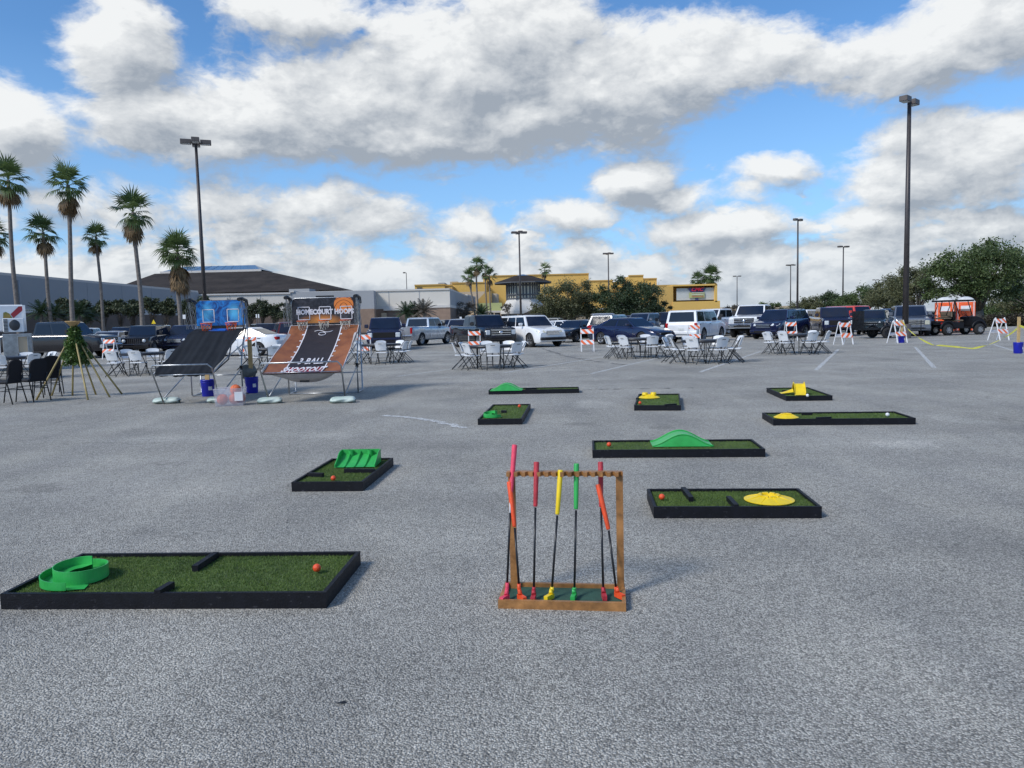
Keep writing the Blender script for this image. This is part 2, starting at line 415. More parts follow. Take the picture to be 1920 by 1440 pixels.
def strip(name, pts, wd, m, z=.004, jit=0.0):
    P3 = [G(*p) for p in pts]; n = 14; path = []
    for i in range(len(P3) - 1):
        for k in range(n):
            path.append(P3[i].lerp(P3[i + 1], k / n))
    path.append(P3[-1]); vs = []
    for i, p in enumerate(path):
        d = (path[min(i + 1, len(path) - 1)] - path[max(i - 1, 0)]).normalized(); nrm = V((-d.y, d.x, 0))
        j = rnd.uniform(-jit, jit)
        vs += [p + nrm * (wd / 2 + j) + V((0, 0, z)), p - nrm * (wd / 2 - j) + V((0, 0, z))]
    fs = [(2 * i, 2 * i + 1, 2 * i + 3, 2 * i + 2) for i in range(len(path) - 1)]
    return T(MB().add(vs, fs).build(name, m), kind='structure')
for a in ([(1530, 694), (1572, 655)], [(1752, 690), (1716, 651)], [(1862, 646), (1925, 665)], [(1108, 701), (1243, 669)], [(945, 699), (1138, 668)], [(1312, 698), (1426, 659)], [(745, 706), (860, 690)]):
    strip('painted_parking_line', a, .11, WL)
for a in ([(745, 655), (850, 664)], [(985, 660), (1060, 662)], [(500, 735), (700, 738)], [(0, 705), (120, 708)], [(1400, 673), (1500, 672)]):
    strip('painted_parking_line', a, .11, WS)
strip('seam_line', [(0, 827), (545, 823), (1100, 818), (1920, 812)], .022, WS, jit=.006)
strip('seam_line', [(0, 724), (540, 718), (1100, 714), (1920, 708)], .05, WS, .005, jit=.01)
strip('paint_streak', [(720, 779), (790, 786), (875, 803)], .13, WL, .006, .05)
strip('crack_line', [(562, 736), (560, 822), (557, 880)], .012, DK, .007, .006)
strip('crack_line', [(545, 736), (543, 822), (537, 1010)], .010, DK, .007, .006)
strip('crack_line', [(909, 1100), (868, 1160)], .006, DK, .007, .003)
strip('tyre_mark', [(1012, 652), (1060, 668), (1110, 677), (1175, 685)], .22, TIRE, .008)
strip('tyre_mark', [(1020, 733), (1100, 731), (1300, 728)], .2, TIRE, .008)
# ================================================================ mini golf mats
FH = .088; TZ = .064
MATD = {}
def golf_mat(key, FL, FR, BR, label, blades, bumpers=(), open_front=False):
    fl = G(*FL); fr = G(*FR); br = G(BR[0], BR[1], FH); br.z = 0
    ux = (fr - fl); W = ux.length; ux.normalize(); uy = V((-ux.y, ux.x, 0))
    dep = (br - fr).dot(uy)
    print('mat', key, round(W, 2), round(dep, 2))
    rz = math.atan2(ux.y, ux.x)
    root = E('golf_putting_mat', fl, rz, label, 'putting mat', 'mini golf mats laid out on the asphalt')
    t = .022
    fr_ = MB()
    MB_ = lambda lo, hi: fr_.box(lo, hi)
    MB_((0, 0, 0), (W, t, FH)); MB_((0, dep - t, 0), (W, dep, FH - .001)); MB_((0, t, 0), (t, dep - t, FH - .0005))
    MB_((W - t, t, 0), (W, dep - t, FH - .0005))
    fr_.build('frame', M['blackwood'], root)
    MB().box((t, t, .004), (W - t, dep - t, TZ)).build('turf_backing', M['turf_base'], root)
    g = MB(); r = random.Random(hash(key) & 255 if False else int(W * 1000))
    vs = []; fs = []
    for i in range(blades):
        x = r.uniform(t, W - t); y = r.uniform(t, dep - t); a = r.uniform(0, 6.28); hgt = r.uniform(.006, .014); wd = r.uniform(.0016, .003)
        if blades < 9000: wd *= 2.0
        lx = r.uniform(-.008, .008); ly = r.uniform(-.008, .008)
        k = len(vs); vs += [(x - wd * math.cos(a), y - wd * math.sin(a), TZ), (x + wd * math.cos(a), y + wd * math.sin(a), TZ), (min(max(x + lx, t), W - t), min(max(y + ly, t), dep - t), TZ + hgt)]
        fs.append((k, k + 1, k + 2))
    g.add(vs, fs).build('turf', M['turf'], root)
    inv = Matrix.Rotation(-rz, 3, 'Z')
    for (a, bb) in bumpers:
        pa = inv @ (G(a[0], a[1], TZ + .035) - fl); pb = inv @ (G(bb[0], bb[1], TZ + .035) - fl)
        for p_ in (pa, pb): p_.x = min(max(p_.x, .004), W - .004); p_.y = min(max(p_.y, .004), dep - .004); p_.z = TZ + .02
        d = (pb - pa); L = d.length
        bm = MB().bar(pa, pb, .036, .04)
        bm.build('bumper', M['blackwood'], root)
    MATD[key] = (root, W, dep, rz, fl)
    return root
golf_mat('spiral', (2, 1143), (612, 1141), (678, 1033), 'nearest putting mat, with a large green spiral and two wooden bumpers', 26000, [((405, 1036), (365, 1062)), ((293, 1109), (322, 1092))])
golf_mat('lanes', (547, 922), (681, 921), (740, 858), 'putting mat with the four-lane green ramp, left of the putter rack', 14000, [((577, 887), (606, 888)), ((646, 880), (703, 880))])
golf_mat('farhill', (916, 740), (1086, 737), (1084, 725), 'farthest putting mat, long, with a green hump at its left end', 4000, [((985, 728), (1006, 727))])
golf_mat('tray', (896, 797), (979, 796), (993, 757), 'small putting mat with a green tray, short bumper and red ball', 4500, [((940, 770), (950, 770))])
golf_mat('castle', (1189, 770), (1277, 770), (1247, 738), 'small putting mat with a yellow two-knob cone', 4500, [((1181, 746), (1194, 746)), ((1247, 759), (1268, 757))])
golf_mat('midhill', (1111, 859), (1435, 857), (1400, 823), 'long putting mat with a green hump in its middle', 9000)
golf_mat('funnel', (1226, 972), (1541, 972), (1491, 915), 'putting mat with a yellow funnel disc, right of the putter rack', 15000, [((1281, 914), (1296, 933)), ((1366, 931), (1383, 950))])
golf_mat('loop', (1474, 752), (1561, 751), (1512, 726), 'small putting mat carrying the yellow arched bridge', 4500, [((1466, 732), (1486, 732))])
golf_mat('longfunnel', (1450, 798), (1717, 796), (1678, 771), 'long putting mat with a small yellow disc and white ball', 6000, [((1503, 774), (1523, 774)), ((1531, 783), (1558, 782))])
BT = TZ + .014
def ball(px, py, m, label):
    r = .0235 if py > 850 else .026
    c = G(px, py, BT + r)
    o = MB().sphere((0, 0, r), r, 20, 12).build('golf_ball', M[m], None, (c.x, c.y, BT - .002))
    T(o, label, 'ball', 'golf balls on the mats')
ball(594, 1064, 'redball' if 'redball' in M else 'orangepl', 'red ball at the right end of the green spiral mat')
ball(625, 896, 'orangepl', 'red ball below the four-lane green ramp')
ball(974, 761, 'orangepl', 'red ball at the far right corner of the green tray mat')
ball(1200, 755, 'orangepl', 'red ball on the mat with the two-knob yellow cone')
ball(1142, 833, 'orangepl', 'red ball at the left end of the green hump mat')
ball(1241, 931, 'orangepl', 'red ball at the left end of the yellow funnel mat')
ball(1514, 741, 'whitepl', 'white ball at the foot of the yellow arched bridge')
ball(1664, 777, 'whitepl', 'white ball at the right end of the long yellow disc mat')
# ---- spiral
def spiral(px, py, r, hh, key, label, turns=2.0, a_start=-1.2, name='spiral_obstacle'):
    c = G(px, py, BT); root = E(name, (c.x, c.y, BT - .003), MATD[key][3], label, 'golf obstacle')
    n = 90; rail = MB(); fl_ = MB(); th = .005
    P1 = []
    for i in range(n + 1):
        s = i / n; a = a_start - s * turns * 2 * math.pi; rr = r * (1 - .52 * s); zf = hh * .50 * s
        zt = hh * (.42 + .58 * s)
        P1.append((a, rr, zf, zt))
    vs = []; fs = []
    for (a, rr, zf, zt) in P1:
        for (q_, z) in ((rr, 0), (rr, zt), (rr - th, zt), (rr - th, 0)):
            vs.append((q_ * math.cos(a), q_ * math.sin(a), z))
    for i in range(n):
        for k in range(4): fs.append((i * 4 + k, i * 4 + 4 + k, i * 4 + 4 + (k + 1) % 4, i * 4 + (k + 1) % 4))
    fs += [(0, 1, 2, 3), tuple(n * 4 + k for k in (3, 2, 1, 0))]
    rail.add(vs, fs, False); rail.build('spiral_wall', M['greenpl'], root)
    vs = []; fs = []
    for (a, rr, zf, zt) in P1:
        ri = max(0.0, rr - r * .60 / turns)
        vs += [((rr - th) * math.cos(a), (rr - th) * math.sin(a), zf + .004), (ri * math.cos(a), ri * math.sin(a), zf + .004)]
    fs = [(2 * i, 2 * i + 1, 2 * i + 3, 2 * i + 2) for i in range(n)]
    fl_.add(vs, fs, True)
    # entry lip
    a = a_start; p = V((r * math.cos(a), r * math.sin(a), 0)); tdir = V((-math.sin(a), math.cos(a), 0))
    fl_.build('ramp_floor', M['greenpl'], root)
    e = MB(); pi_ = V((r * .62 * math.cos(a), r * .62 * math.sin(a), 0))
    e.add([p, pi_, pi_ + V((0, 0, .006)), p + V((0, 0, .006)), p + tdir * r * .45, pi_ + tdir * r * .45], [(0, 1, 5, 4), (3, 4, 5, 2)])
    e.build('entry_lip', M['greenpl'], root)
    return root
spiral(147, 1084, .205, .105, 'spiral', 'large bright green spiral ramp on the nearest mat', 1.6, -1.3)
spiral(922, 781, .155, .10, 'tray', 'small round green walled tray on the small mat', 1.05, -.4)
# ---- four lane ramp
def lanes():
    c = G(665, 876, BT); root = E('lane_ramp', (c.x, c.y, BT - .003), MATD['lanes'][3] + R(2), 'green plastic ramp with four lanes between ridges', 'golf obstacle')
    W = .40; Dp = .30; H = .135; b = MB()
    def zf(v): return .004 + H * .62 * v ** 1.3
    b.grid(lambda u, v: V((W * (u - .5), Dp * v, zf(v))), 8, 10)
    b.build('lane_floor', M['greenpl'], root)
    for k in range(3):
        x = W * (k - 1) * .25; w_ = .006
        r = MB()
        r.grid(lambda u, v: V((x + (u - .5) * w_ * (3 - 2 * math.sin(math.pi * u)), Dp * v, zf(v) + .028 * math.sin(math.pi * u) * (.4 + .9 * v))), 6, 10)
        r.build('lane_ridge', M['greenpl'], root)
    for sgn in (-1, 1):
        s = MB(); x = sgn * W / 2
        prof = [(0, 0), (0, .03), (.10, .075), (.17, .118), (.24, H), (Dp, H), (Dp, 0)]
        s.add([V((x + d, y, z)) for d in (-.004, .004) for (y, z) in prof], [tuple(range(7)), tuple(range(7, 14))[::-1]] + [(i, (i + 1) % 7, 7 + (i + 1) % 7, 7 + i) for i in range(7)])
        s.build('side_wall', M['greenpl'], root)
    s = MB(); s.box((-W / 2 + .004, Dp - .006, 0), (W / 2 - .004, Dp + .002, H)); s.build('back_wall', M['greenpl'], root)
    for k in (-1, 1):
        s = MB(); s.lathe([(.028, 0), (.026, H * .98)], (k * W * .25, Dp - .035, 0), 12); s.build('cup_post', M['greenpl'], root)
lanes()
# ---- humps
def hump(px, py, L, Wd, H, key, label):
    c = G(px, py, BT); root = E('hump_ramp', (c.x, c.y, BT - .003), MATD[key][3], label, 'golf obstacle', 'green humps')
    def z(u):
        t = (u - .5) * 2
        return H * (math.cos(math.pi * min(1, abs(t)) ) * .5 + .5) ** .85
    b = MB(); b.grid(lambda u, v: V((L * (u - .5), Wd * (v - .5), .003 + z(u))), 40, 4)
    for s, fl in ((-.5, False), (.5, True)):
        b.grid(lambda u, v: V((L * (u - .5), Wd * s * (1 + .06 * (1 - v)), (z(u) + .003) * v)), 40, 2, True, fl)
    b.build('ramp_surface', M['greenpl'], root)
    for s in (-1, 1):
        r = MB(); r.tube([V((L * (i / 40 - .5), s * Wd * .5, .008 + z(i / 40))) for i in range(41)], .007, 6); r.build('edge_rail', M['greenpl'], root)
hump(1277, 832, .66, .33, .125, 'midhill', 'green hump ramp across the middle of the long mat')
hump(950, 731, .66, .33, .125, 'farhill', 'green hump ramp on the farthest mat')
# ---- yellow funnels
def funnel(px, py, r, H, key, label, notched=8, knobs=0):
    c = G(px, py, BT); root = E('funnel_disc', (c.x, c.y, BT - .003), MATD[key][3] + .2, label, 'golf obstacle', 'yellow discs')
    b = MB(); b.lathe([(r, 0), (r, .004), (r * .42, H), (r * .30, H * 1.02), (r * .28, H * .3), (.0, H * .3)], (0, 0, 0), 40, sm=False)
    b.build('cone', M['yellowpl'], root)
    for k in range(notched):
        a = k * 2 * math.pi / notched
        MB().bar((r * .95 * math.cos(a), r * .95 * math.sin(a), .005), (r * .42 * math.cos(a), r * .42 * math.sin(a), H + .002), .008, .006).build('rib', M['yellowpl'], root)
        if not knobs: MB().box((-.02, -.01, 0), (.02, .01, .010), Matrix.Translation((r * .37 * math.cos(a), r * .37 * math.sin(a), H)) @ Matrix.Rotation(a + 1.57, 4, 'Z')).build('rim_tooth', M['yellowpl'], root)
    for k in range(knobs):
        MB().lathe([(0, .045), (.045, .045), (.05, .04), (.052, 0)], ((k - .5) * .15, -.02, H * .9), 20).build('knob', M['yellowpl'], root)
funnel(1442, 936, .187, .032, 'funnel', 'large flat yellow funnel disc on the mat right of the rack')
funnel(1474, 782, .165, .045, 'longfunnel', 'yellow funnel disc at the left end of the long mat')
funnel(1217, 745, .19, .055, 'castle', 'yellow cone with two round knobs on top', 8, 2)
# ---- arched bridge
def bridge():
    c = G(1501, 741, BT); root = E('arched_bridge', (c.x, c.y, BT - .003), MATD['loop'][3] + R(-6), 'tall yellow arched ramp with a flat tail', 'golf obstacle')
    def z(v):
        return .185 * math.sin(math.pi * min(1, max(0, v))) ** .75
    b = MB()
    for (o, fl) in ((0, False), (-.012, True)):
        b.grid(lambda u, v: V(((u - .5) * .17, .42 * v, .006 + z(v) + o * (z(v) > .02))), 6, 26, True, fl)
    b.build('arch_track', M['yellowpl'], root)
    for s in (-1, 1):
        r = MB(); n = 26
        vs = []; fs = []
        for i in range(n + 1):
            v = i / n
            for (x, dz) in ((s * .085, -.008), (s * .085, .03), (s * .093, .03), (s * .093, -.008)): vs.append(V((x, .42 * v, max(.0, .006 + z(v) + dz))))
        for i in range(n):
            for k in range(4): fs.append((i * 4 + k, i * 4 + 4 + k, i * 4 + 4 + (k + 1) % 4, i * 4 + (k + 1) % 4))
        r.add(vs, fs, True); r.build('side_rail', M['yellowpl'], root)
    t = MB(); t.grid(lambda u, v: V((-.09 - u * .22, .30 + (v - .5) * .22, .01 + .05 * math.sin(math.pi * v) * (1 - u) + .03 * (1 - u))), 8, 8); t.build('tail_ramp', M['yellowpl'], root)
bridge()
# ================================================================ putter rack
fl = G(934, 1141); fr = G(1174, 1147)
ux = fr - fl; RW = ux.length; RZ = math.atan2(ux.y, ux.x); RD = .29
print('rack', RW, fl)
rack = E('putter_rack', fl, RZ, 'varnished wooden putter rack with notched top bar and green felt base', 'putter rack')
for lo, hi in (((0, 0, 0), (RW, .02, .045)), ((0, RD - .02, 0), (RW, RD, .044)), ((0, .02, 0), (.02, RD - .02, .0445)), ((RW - .02, .02, 0), (RW, RD - .02, .0445))):
    MB().box(lo, hi, None).build('base_rail', M['wood'], rack)
MB().box((.02, .02, .004), (RW - .02, RD - .02, .022)).build('felt_pad', M['felt'], rack)
PZ = .655
for x in (.055, RW - .024):
    MB().box((x - .019, RD - .05, .0225), (x + .019, RD - .03, PZ - .002)).build('post', M['wood'], rack)
tb = MB(); n = 15; y0 = RD - .075; y1 = RD - .02; poly = []
for i in range(n):
    xa = .03 + (RW - .035) * i / n; w_ = (RW - .035) / n
    poly += [(xa, y0), (xa + w_ * .45, y0), (xa + w_ * .55, y0 + .02), (xa + w_ * .75, y0 + .027), (xa + w_ * .95, y0 + .02)]
poly += [(RW - .005, y0), (RW - .005, y1), (.03, y1)]
# notched bar, built as strips so that every notch is real
for i in range(len(poly) - 3):
    a = poly[i]; c = poly[i + 1]
    if c[0] - a[0] < 1e-4: continue
    tb.add([V((a[0], a[1], PZ)), V((c[0], c[1], PZ)), V((c[0], y1, PZ)), V((a[0], y1, PZ)), V((a[0], a[1], PZ + .024)), V((c[0], c[1], PZ + .024)), V((c[0], y1, PZ + .024)), V((a[0], y1, PZ + .024))],
           [(0, 3, 2, 1), (4, 5, 6, 7), (0, 1, 5, 4), (2, 3, 7, 6)])
tb.add([V((.03, y0, PZ)), V((.03, y1, PZ)), V((.03, y1, PZ + .024)), V((.03, y0, PZ + .024)), V((RW - .005, y0, PZ)), V((RW - .005, y1, PZ)), V((RW - .005, y1, PZ + .024)), V((RW - .005, y0, PZ + .024))], [(0, 1, 2, 3), (4, 7, 6, 5)])
tb.build('notched_bar', M['wood'], rack)
YB = fl.y + .07; YT = fl.y + RD - .075
def putter(top, mid, bot, headdir, m, label, sleeve=False, dt=0.0):
    """top/mid/bot: pixels of grip top, grip end and shaft foot"""
    pt = D(top[0], top[1], YT + dt + .0); pb = D(bot[0], bot[1], YB); 
    root = E('putter', (pb.x, pb.y, .024), 0, label, 'putter', 'putters standing in the rack')
    o = V(root.location)
    t = (mid[1] - top[1]) / (bot[1] - top[1]); pm = D(mid[0], mid[1], pt.y + (pb.y - pt.y) * t)
    MB().tube([pm.lerp(pt, -.02) - o, pb - o], .0062, 10).build('shaft', M['blackmet'], root)
    dr = (pt - pm)
    MB().tube([pm - o, pm + dr * .03 - o, pm + dr * .97 - o, pt - o], [.0095, .0118, .0150, .0135], 12).build('grip', M[m], root)
    if sleeve: MB().tube([pm.lerp(pb, -.05) - o, pm.lerp(pb, .22) - o], .0068, 10).build('white_sleeve', M['whitepl'], root)
    hd = V(headdir); foot = D(bot[0], bot[1], YB) - o
    base = V((foot.x + hd.x * .012, hd.y * .02, .016))
    h = MB(); h.tube([foot + V((0, 0, .005)), foot + V((0, 0, -.02)), V((foot.x * .5 + base.x * .5, foot.y * .5, .045)), base + V((0, 0, .012))], [.0095, .0105, .0115, .0125], 10)
    hd2 = V((hd.x, hd.y, 0)).normalized()
    h.bar(base - hd2 * .015, base + hd2 * .050, .023, .026)
    h.build('head', M[m], root)
putter((965, 834), (958, 925), (951, 1094), (-.5, -.8, 0), 'pinkpl', 'tallest putter, pink grip and white sleeve, at the left post of the rack', True, .05)
putter((955, 903), (965, 988), (973, 1096), (.45, -.85, 0), 'orangepl', 'short orange putter leaning at the left end of the rack', dt=.0)
putter((1006, 866), (1004, 950), (1001, 1102), (-.15, -.9, 0), 'redpl', 'dark red putter left of the yellow putter')
putter((1051, 881), (1045, 965), (1035, 1102), (-.6, -.8, 0), 'yellowpl', 'yellow putter leaning in the middle of the rack', dt=-.02)
putter((1081, 869), (1080, 955), (1077, 1103), (-.25, -.9, 0), 'greenpl', 'bright green putter in the middle of the rack')
putter((1126, 866), (1127, 951), (1131, 1103), (.0, -1, 0), 'redpl', 'dark red putter crossed by the orange putter near the right post', dt=.03)
putter((1121, 908), (1141, 993), (1155, 1102), (.5, -.85, 0), 'orangepl', 'orange putter slanting down to the right end of the rack', dt=-.01)
# ---- small dark leaf on the asphalt
c = G(640, 1319)
lf = MB(); lf.add([(-.022, 0, .002), (-.006, -.007, .006), (.014, -.005, .004), (.024, .002, .002), (.010, .008, .007), (-.008, .007, .004)], [(0, 1, 4, 5), (1, 2, 3, 4)])
T(lf.build('fallen_leaf', M['blackpl'], None, c), 'small dark leaf lying alone on the asphalt in the foreground', 'leaf')
# ================================================================ folding chairs and round tables
def folding_chair():
    root = E('folding_chair', (0, 0, 0))
    b = MB()
    def bk(u, v):
        x = (u - .5) * .44 * (1 - .10 * (1 - v) ) ; z = .53 + .31 * v
        if v > .6: z -= .05 * ((abs(u - .5) * 2) ** 3) * ((v - .6) / .4)
        y = -.135 - .10 * v - .030 * (1 - (2 * u - 1) ** 2)
        return V((x, y, z))
    b.grid(bk, 10, 8); b.grid(lambda u, v: bk(u, v) + V((0, .018, 0)), 10, 8, True, True)
    for v in (0, 1): b.grid(lambda u, t: bk(u, v) + V((0, .018 * t, 0)), 10, 1, False, v == 1)
    for u in (0, 1): b.grid(lambda v, t: bk(u, v) + V((0, .018 * t, 0)), 8, 1, False, u == 0)
    b.build('backrest', M['whitepl'], root)
    hs = MB().box((-.065, -.268, .755), (.065, -.2645, .772)); hs.build('hand_slot', M['greymet'], root)
    s = MB().box((-.20, -.17, .425), (.20, .21, .455), bev=.012); s.build('seat', M['whitepl'], root)
    for x in (-.215, .215):
        MB().tube([(x, .25, 0), (x, .02, .44), (x, -.20, .80)], .0125, 8).build('front_leg', M['greymet'], root)
        MB().tube([(x * .9, -.27, 0), (x * .9, .16, .43)], .0125, 8).build('rear_leg', M['greymet'], root)
    MB().tube([(-.215, .17, .15), (.215, .17, .15)], .009, 6).build('stretcher', M['greymet'], root)
    MB().tube([(-.19, -.22, .05), (.19, -.22, .05)], .009, 6).build('stretcher', M['greymet'], root)
    MB().tube([(-.215, -.13, .665), (.215, -.13, .665)], .008, 6).build('back_bar', M['greymet'], root)
    return root
def round_table():
    root = E('round_table', (0, 0, 0))
    MB().lathe([(0, .735), (.755, .735), (.765, .728), (.765, .655), (.755, .655), (.75, .70), (0, .70)], n=40).build('table_top', M['blacktop'], root)
    for s in (-1, 1):
        MB().tube([(s * .42, -.33, 0), (s * .42, -.33, .69)], .014, 8).build('leg', M['greymet'], root)
        MB().tube([(s * .42, .33, 0), (s * .42, .33, .69)], .014, 8).build('leg', M['greymet'], root)
        MB().tube([(s * .42, -.33, .22), (s * .42, .33, .22)], .011, 8).build('cross_brace', M['greymet'], root)
        MB().tube([(s * .42, 0, .22), (s * .10, 0, .69)], .010, 8).build('strut', M['greymet'], root)
    return root
M['blacktop'] = mat('black_table_top', (.018, .019, .024), .4, var=.2, vs=5)
chair0 = folding_chair(); table0 = round_table(); first_c = [True]; first_t = [True]
POSN = ['on the near side', 'at the near right', 'on the right', 'at the far right', 'on the far side', 'at the far left', 'on the left', 'at the near left']
def party(px, d, where, rot=0.0, skip=(), rad=.93):
    c = GX(px, d); c.z = 0
    if first_t[0]: t = table0; first_t[0] = False
    else: t = dup(table0)
    t.location = c; t.rotation_euler = (0, 0, rnd.uniform(0, 1.5))
    T(t, 'round black folding table ' + where, 'table', 'round black tables')
    for k in range(8):
        if k in skip: continue
        a = -math.pi / 2 + k * math.pi / 4 + rot + rnd.uniform(-.07, .07)
        rr = rad + rnd.uniform(-.05, .2)
        p = (c.x + rr * math.cos(a), c.y + rr * math.sin(a), 0)
        rz = a + math.pi / 2 + rnd.uniform(-.38, .38)
        if first_c[0]: o = chair0; first_c[0] = False
        else: o = dup(chair0)
        o.location = p; o.rotation_euler = (0, 0, rz)
        T(o, 'white folding chair %s of the table %s' % (POSN[k], where), 'folding chair', 'white folding chairs')
party(22, 24.6, 'behind the banquet chairs', .2)
party(271, 25.6, 'left of the grey hoop game', .25)
party(512, 27.2, 'between the hoop games', .3)
party(712, 29.2, 'right of the orange hoop game', .15)
party(918, 24.4, 'in front of the black pickup', .12)
party(1196, 28.6, 'in front of the navy sedan', .3)
party(1322, 24.6, 'in front of the white suburban', .22)
party(1494, 28.8, 'nearest to the golf cart', .05)
# ---- black banquet chairs
def banquet_chair():
    root = E('banquet_chair', (0, 0, 0)); b = MB()
    def bk(u, v):
        wd = .40 * (1 - .12 * (1 - v)) * (1 if v < .7 else math.sqrt(max(.03, 1 - ((v - .7) / .32) ** 2.2)))
        return V(((u - .5) * wd, -.20 - .09 * v, .47 + .46 * v))
    b.grid(bk, 8, 14); b.grid(lambda u, v: bk(u, v) + V((0, .04, 0)), 8, 14, True, True)
    for u in (0, 1): b.grid(lambda v, t: bk(u, v) + V((0, .04 * t, 0)), 14, 1, True, u == 0)
    b.grid(lambda u, t: bk(u, 1) + V((0, .04 * t, 0)), 8, 1, True, True)
    b.build('backrest', M['black_fabric'], root)
    MB().box((-.21, -.20, .43), (.21, .22, .485), bev=.02).build('seat', M['black_fabric'], root)
    for x in (-.2, .2):
        MB().tube([(x, .17, .43), (x, .26, 0)], .0125, 8).build('front_leg', M['blackmet'], root)
        MB().tube([(x * .93, -.25, .62), (x * .95, -.19, .45), (x, -.30, 0)], .0125, 8).build('rear_leg', M['blackmet'], root)
    for y, z in ((.19, .33), (-.22, .33)):
        MB().tube([(-.2, y, z), (.2, y, z)], .009, 6).build('stretcher', M['blackmet'], root)
    for x in (-.2, .2): MB().tube([(x, .20, .28), (x, -.24, .28)], .009, 6).build('stretcher', M['blackmet'], root)
    return root
bc = banquet_chair()
for i, (px, py, rz, lab) in enumerate([(14, 757, 82, 'black banquet chair nearest the left edge of the photo'), (62, 752, 68, 'middle black banquet chair of the row by the bamboo tripod'), (88, 744, 55, 'black banquet chair touching the bamboo pole'), (98, 738, 40, 'rearmost black banquet chair, mostly hidden by the bamboo pole')]):
    c = G(px, py); o = bc if i == 0 else dup(bc)
    o.location = c; o.rotation_euler = (0, 0, R(rz)); T(o, lab, 'banquet chair', 'black banquet chairs')
# ================================================================ barricades
def stripemat(name, ang):
    m = bpy.data.materials.new(name); m.use_nodes = True; nt = m.node_tree; nt.nodes.clear(); q = NT(nt)
    out = q.n('ShaderNodeOutputMaterial'); b = q.n('ShaderNodeBsdfPrincipled'); tc = q.n('ShaderNodeTexCoord').outputs['Object']
    s = q.n('ShaderNodeSeparateXYZ'); q.set(s.inputs[0], tc)
    t = q.m('ADD', s.outputs[0], q.m('MULTIPLY', s.outputs[2], ang))
    f = q.m('GREATER_THAN', q.m('FRACT', q.m('MULTIPLY', t, 1 / .30)), .5)
    q.set(b.inputs['Base Color'], q.mix(f, c4((.78, .79, .80)), c4((.82, .16, .05)))); b.inputs['Roughness'].default_value = .4
    nt.links.new(b.outputs[0], out.inputs[0]); return m
ST = {1: stripemat('orange_white_stripes', 1.0), -1: stripemat('orange_white_stripes_reversed', -1.0)}
def barricade(px, py, rz, lab, sd=1):
    c = G(px, py); root = E('traffic_barricade', c, R(rz), lab, 'barricade', 'striped traffic barricades')
    H = 1.08; W = .56
    for s in (-1, 1):
        x = s * (W / 2)
        MB().bar((x, -.30, 0), (x, -.02, H), .045, .03, up=(1, 0, 0)).build('front_leg', M['whitepaint'], root)
        MB().bar((x, .36, 0), (x, .02, H - .05), .04, .025, up=(1, 0, 0)).build('rear_leg', M['whitepaint'], root)
    def yb(z): return -.30 + .28 * z / H - .03
    for z0, z1 in ((.82, 1.02), (.33, .53)):
        b = MB(); b.add([V((x, yb(z) + d, z)) for d in (0, .016) for (x, z) in ((-.30, z0), (.30, z0), (.30, z1), (-.30, z1))], [(0, 1, 2, 3), (4, 7, 6, 5), (0, 4, 5, 1), (1, 5, 6, 2), (2, 6, 7, 3), (3, 7, 4, 0)])
        b.build('striped_board', ST[sd], root)
    MB().bar((-.26, .22, .42), (.26, .22, .42), .02, .14).build('rear_board', M['whitepaint'], root)
    return root
barricade(208, 673, -3, 'striped barricade in front of the silver sedan at left', -1)
barricade(470, 672, 10, 'striped barricade beside the white sedan, behind the blue hoop game', -1)
barricade(684, 671, 5, 'striped barricade in front of the navy pickup', 1)
barricade(890, 660, 5, 'striped barricade behind the table by the black pickup', 1)
barricade(1101, 659, 0, 'striped barricade standing alone in the middle of the lot', 1)
barricade(1301, 645, 5, 'striped barricade behind the white suburban table', 1)
barricade(1482, 639, 2, 'striped barricade in front of the navy crossover', -1)
barricade(1582, 646, 15, 'striped barricade left of the black utility trailer', -1)
barricade(1683, 643, 18, 'striped barricade beside the blue bucket and lamp post', 1)
barricade(1873, 638, 18, 'striped barricade right of the golf cart', 1)
# ================================================================ buckets, posts, tape
def bucket(px, py, lab, post=None, plab=None):
    c = G(px, py); c.y += .14; root = E('bucket', (c.x, c.y, 0), .3, lab, 'bucket', 'blue buckets')
    MB().lathe([(.0, .0), (.125, 0), (.13, .01), (.148, .35), (.152, .37), (.143, .37), (.12, .02), (0, .02)], n=28).build('pail', M['bluebucket'], root)
    for z in (.30, .345): MB().lathe([(.147, z), (.156, z + .004), (.156, z + .012), (.149, z + .016)], n=28).build('rim_band', M['bluebucket'], root)
    MB().tube([(.155 * math.cos(t), .155 * math.sin(t) * .3 - .155, .30 - .12 * math.sin(t)) for t in [i * math.pi / 10 for i in range(11)]], .003, 5).build('handle', M['greymet'], root)
    MB().box((-.045, -.142, .14), (.03, -.134, .22), Matrix.Rotation(.5, 4, 'Z')).build('printed_label', M['whitepaint'], root)
    MB().lathe([(0, .26), (.142, .26), (.142, .25), (0, .25)], n=24).build('sand_fill', M['sand'], root)
    if post:
        p = MB().box((-.045, -.02, 0), (.045, .02, post)).build('wooden_post', M['pale_wood'], None, (c.x, c.y, .262)); T(p, plab, 'post', 'wooden posts in buckets')
    return c
M['sand'] = mat('dry_sand', (.42, .36, .27), .95, bump=.4)
bucket(386, 744, 'blue bucket under the grey hoop game', .45, 'short wooden post in the bucket under the grey hoop game')
bucket(469, 738, 'blue bucket between the hoop games', .95, 'wooden post in the bucket between the hoop games')
b1 = bucket(1693, 643, 'blue bucket in front of the tall lamp post', .82, 'wooden post wrapped with yellow tape by the lamp post')
b2 = bucket(1914, 663, 'blue bucket at the right edge of the lot', .95, 'wooden post holding yellow tape at the right edge')
M['tape'] = mat('yellow_tape', (.75, .72, .10), .45, var=.12, transl=.3)
tp = MB(); vs = []; N = 60
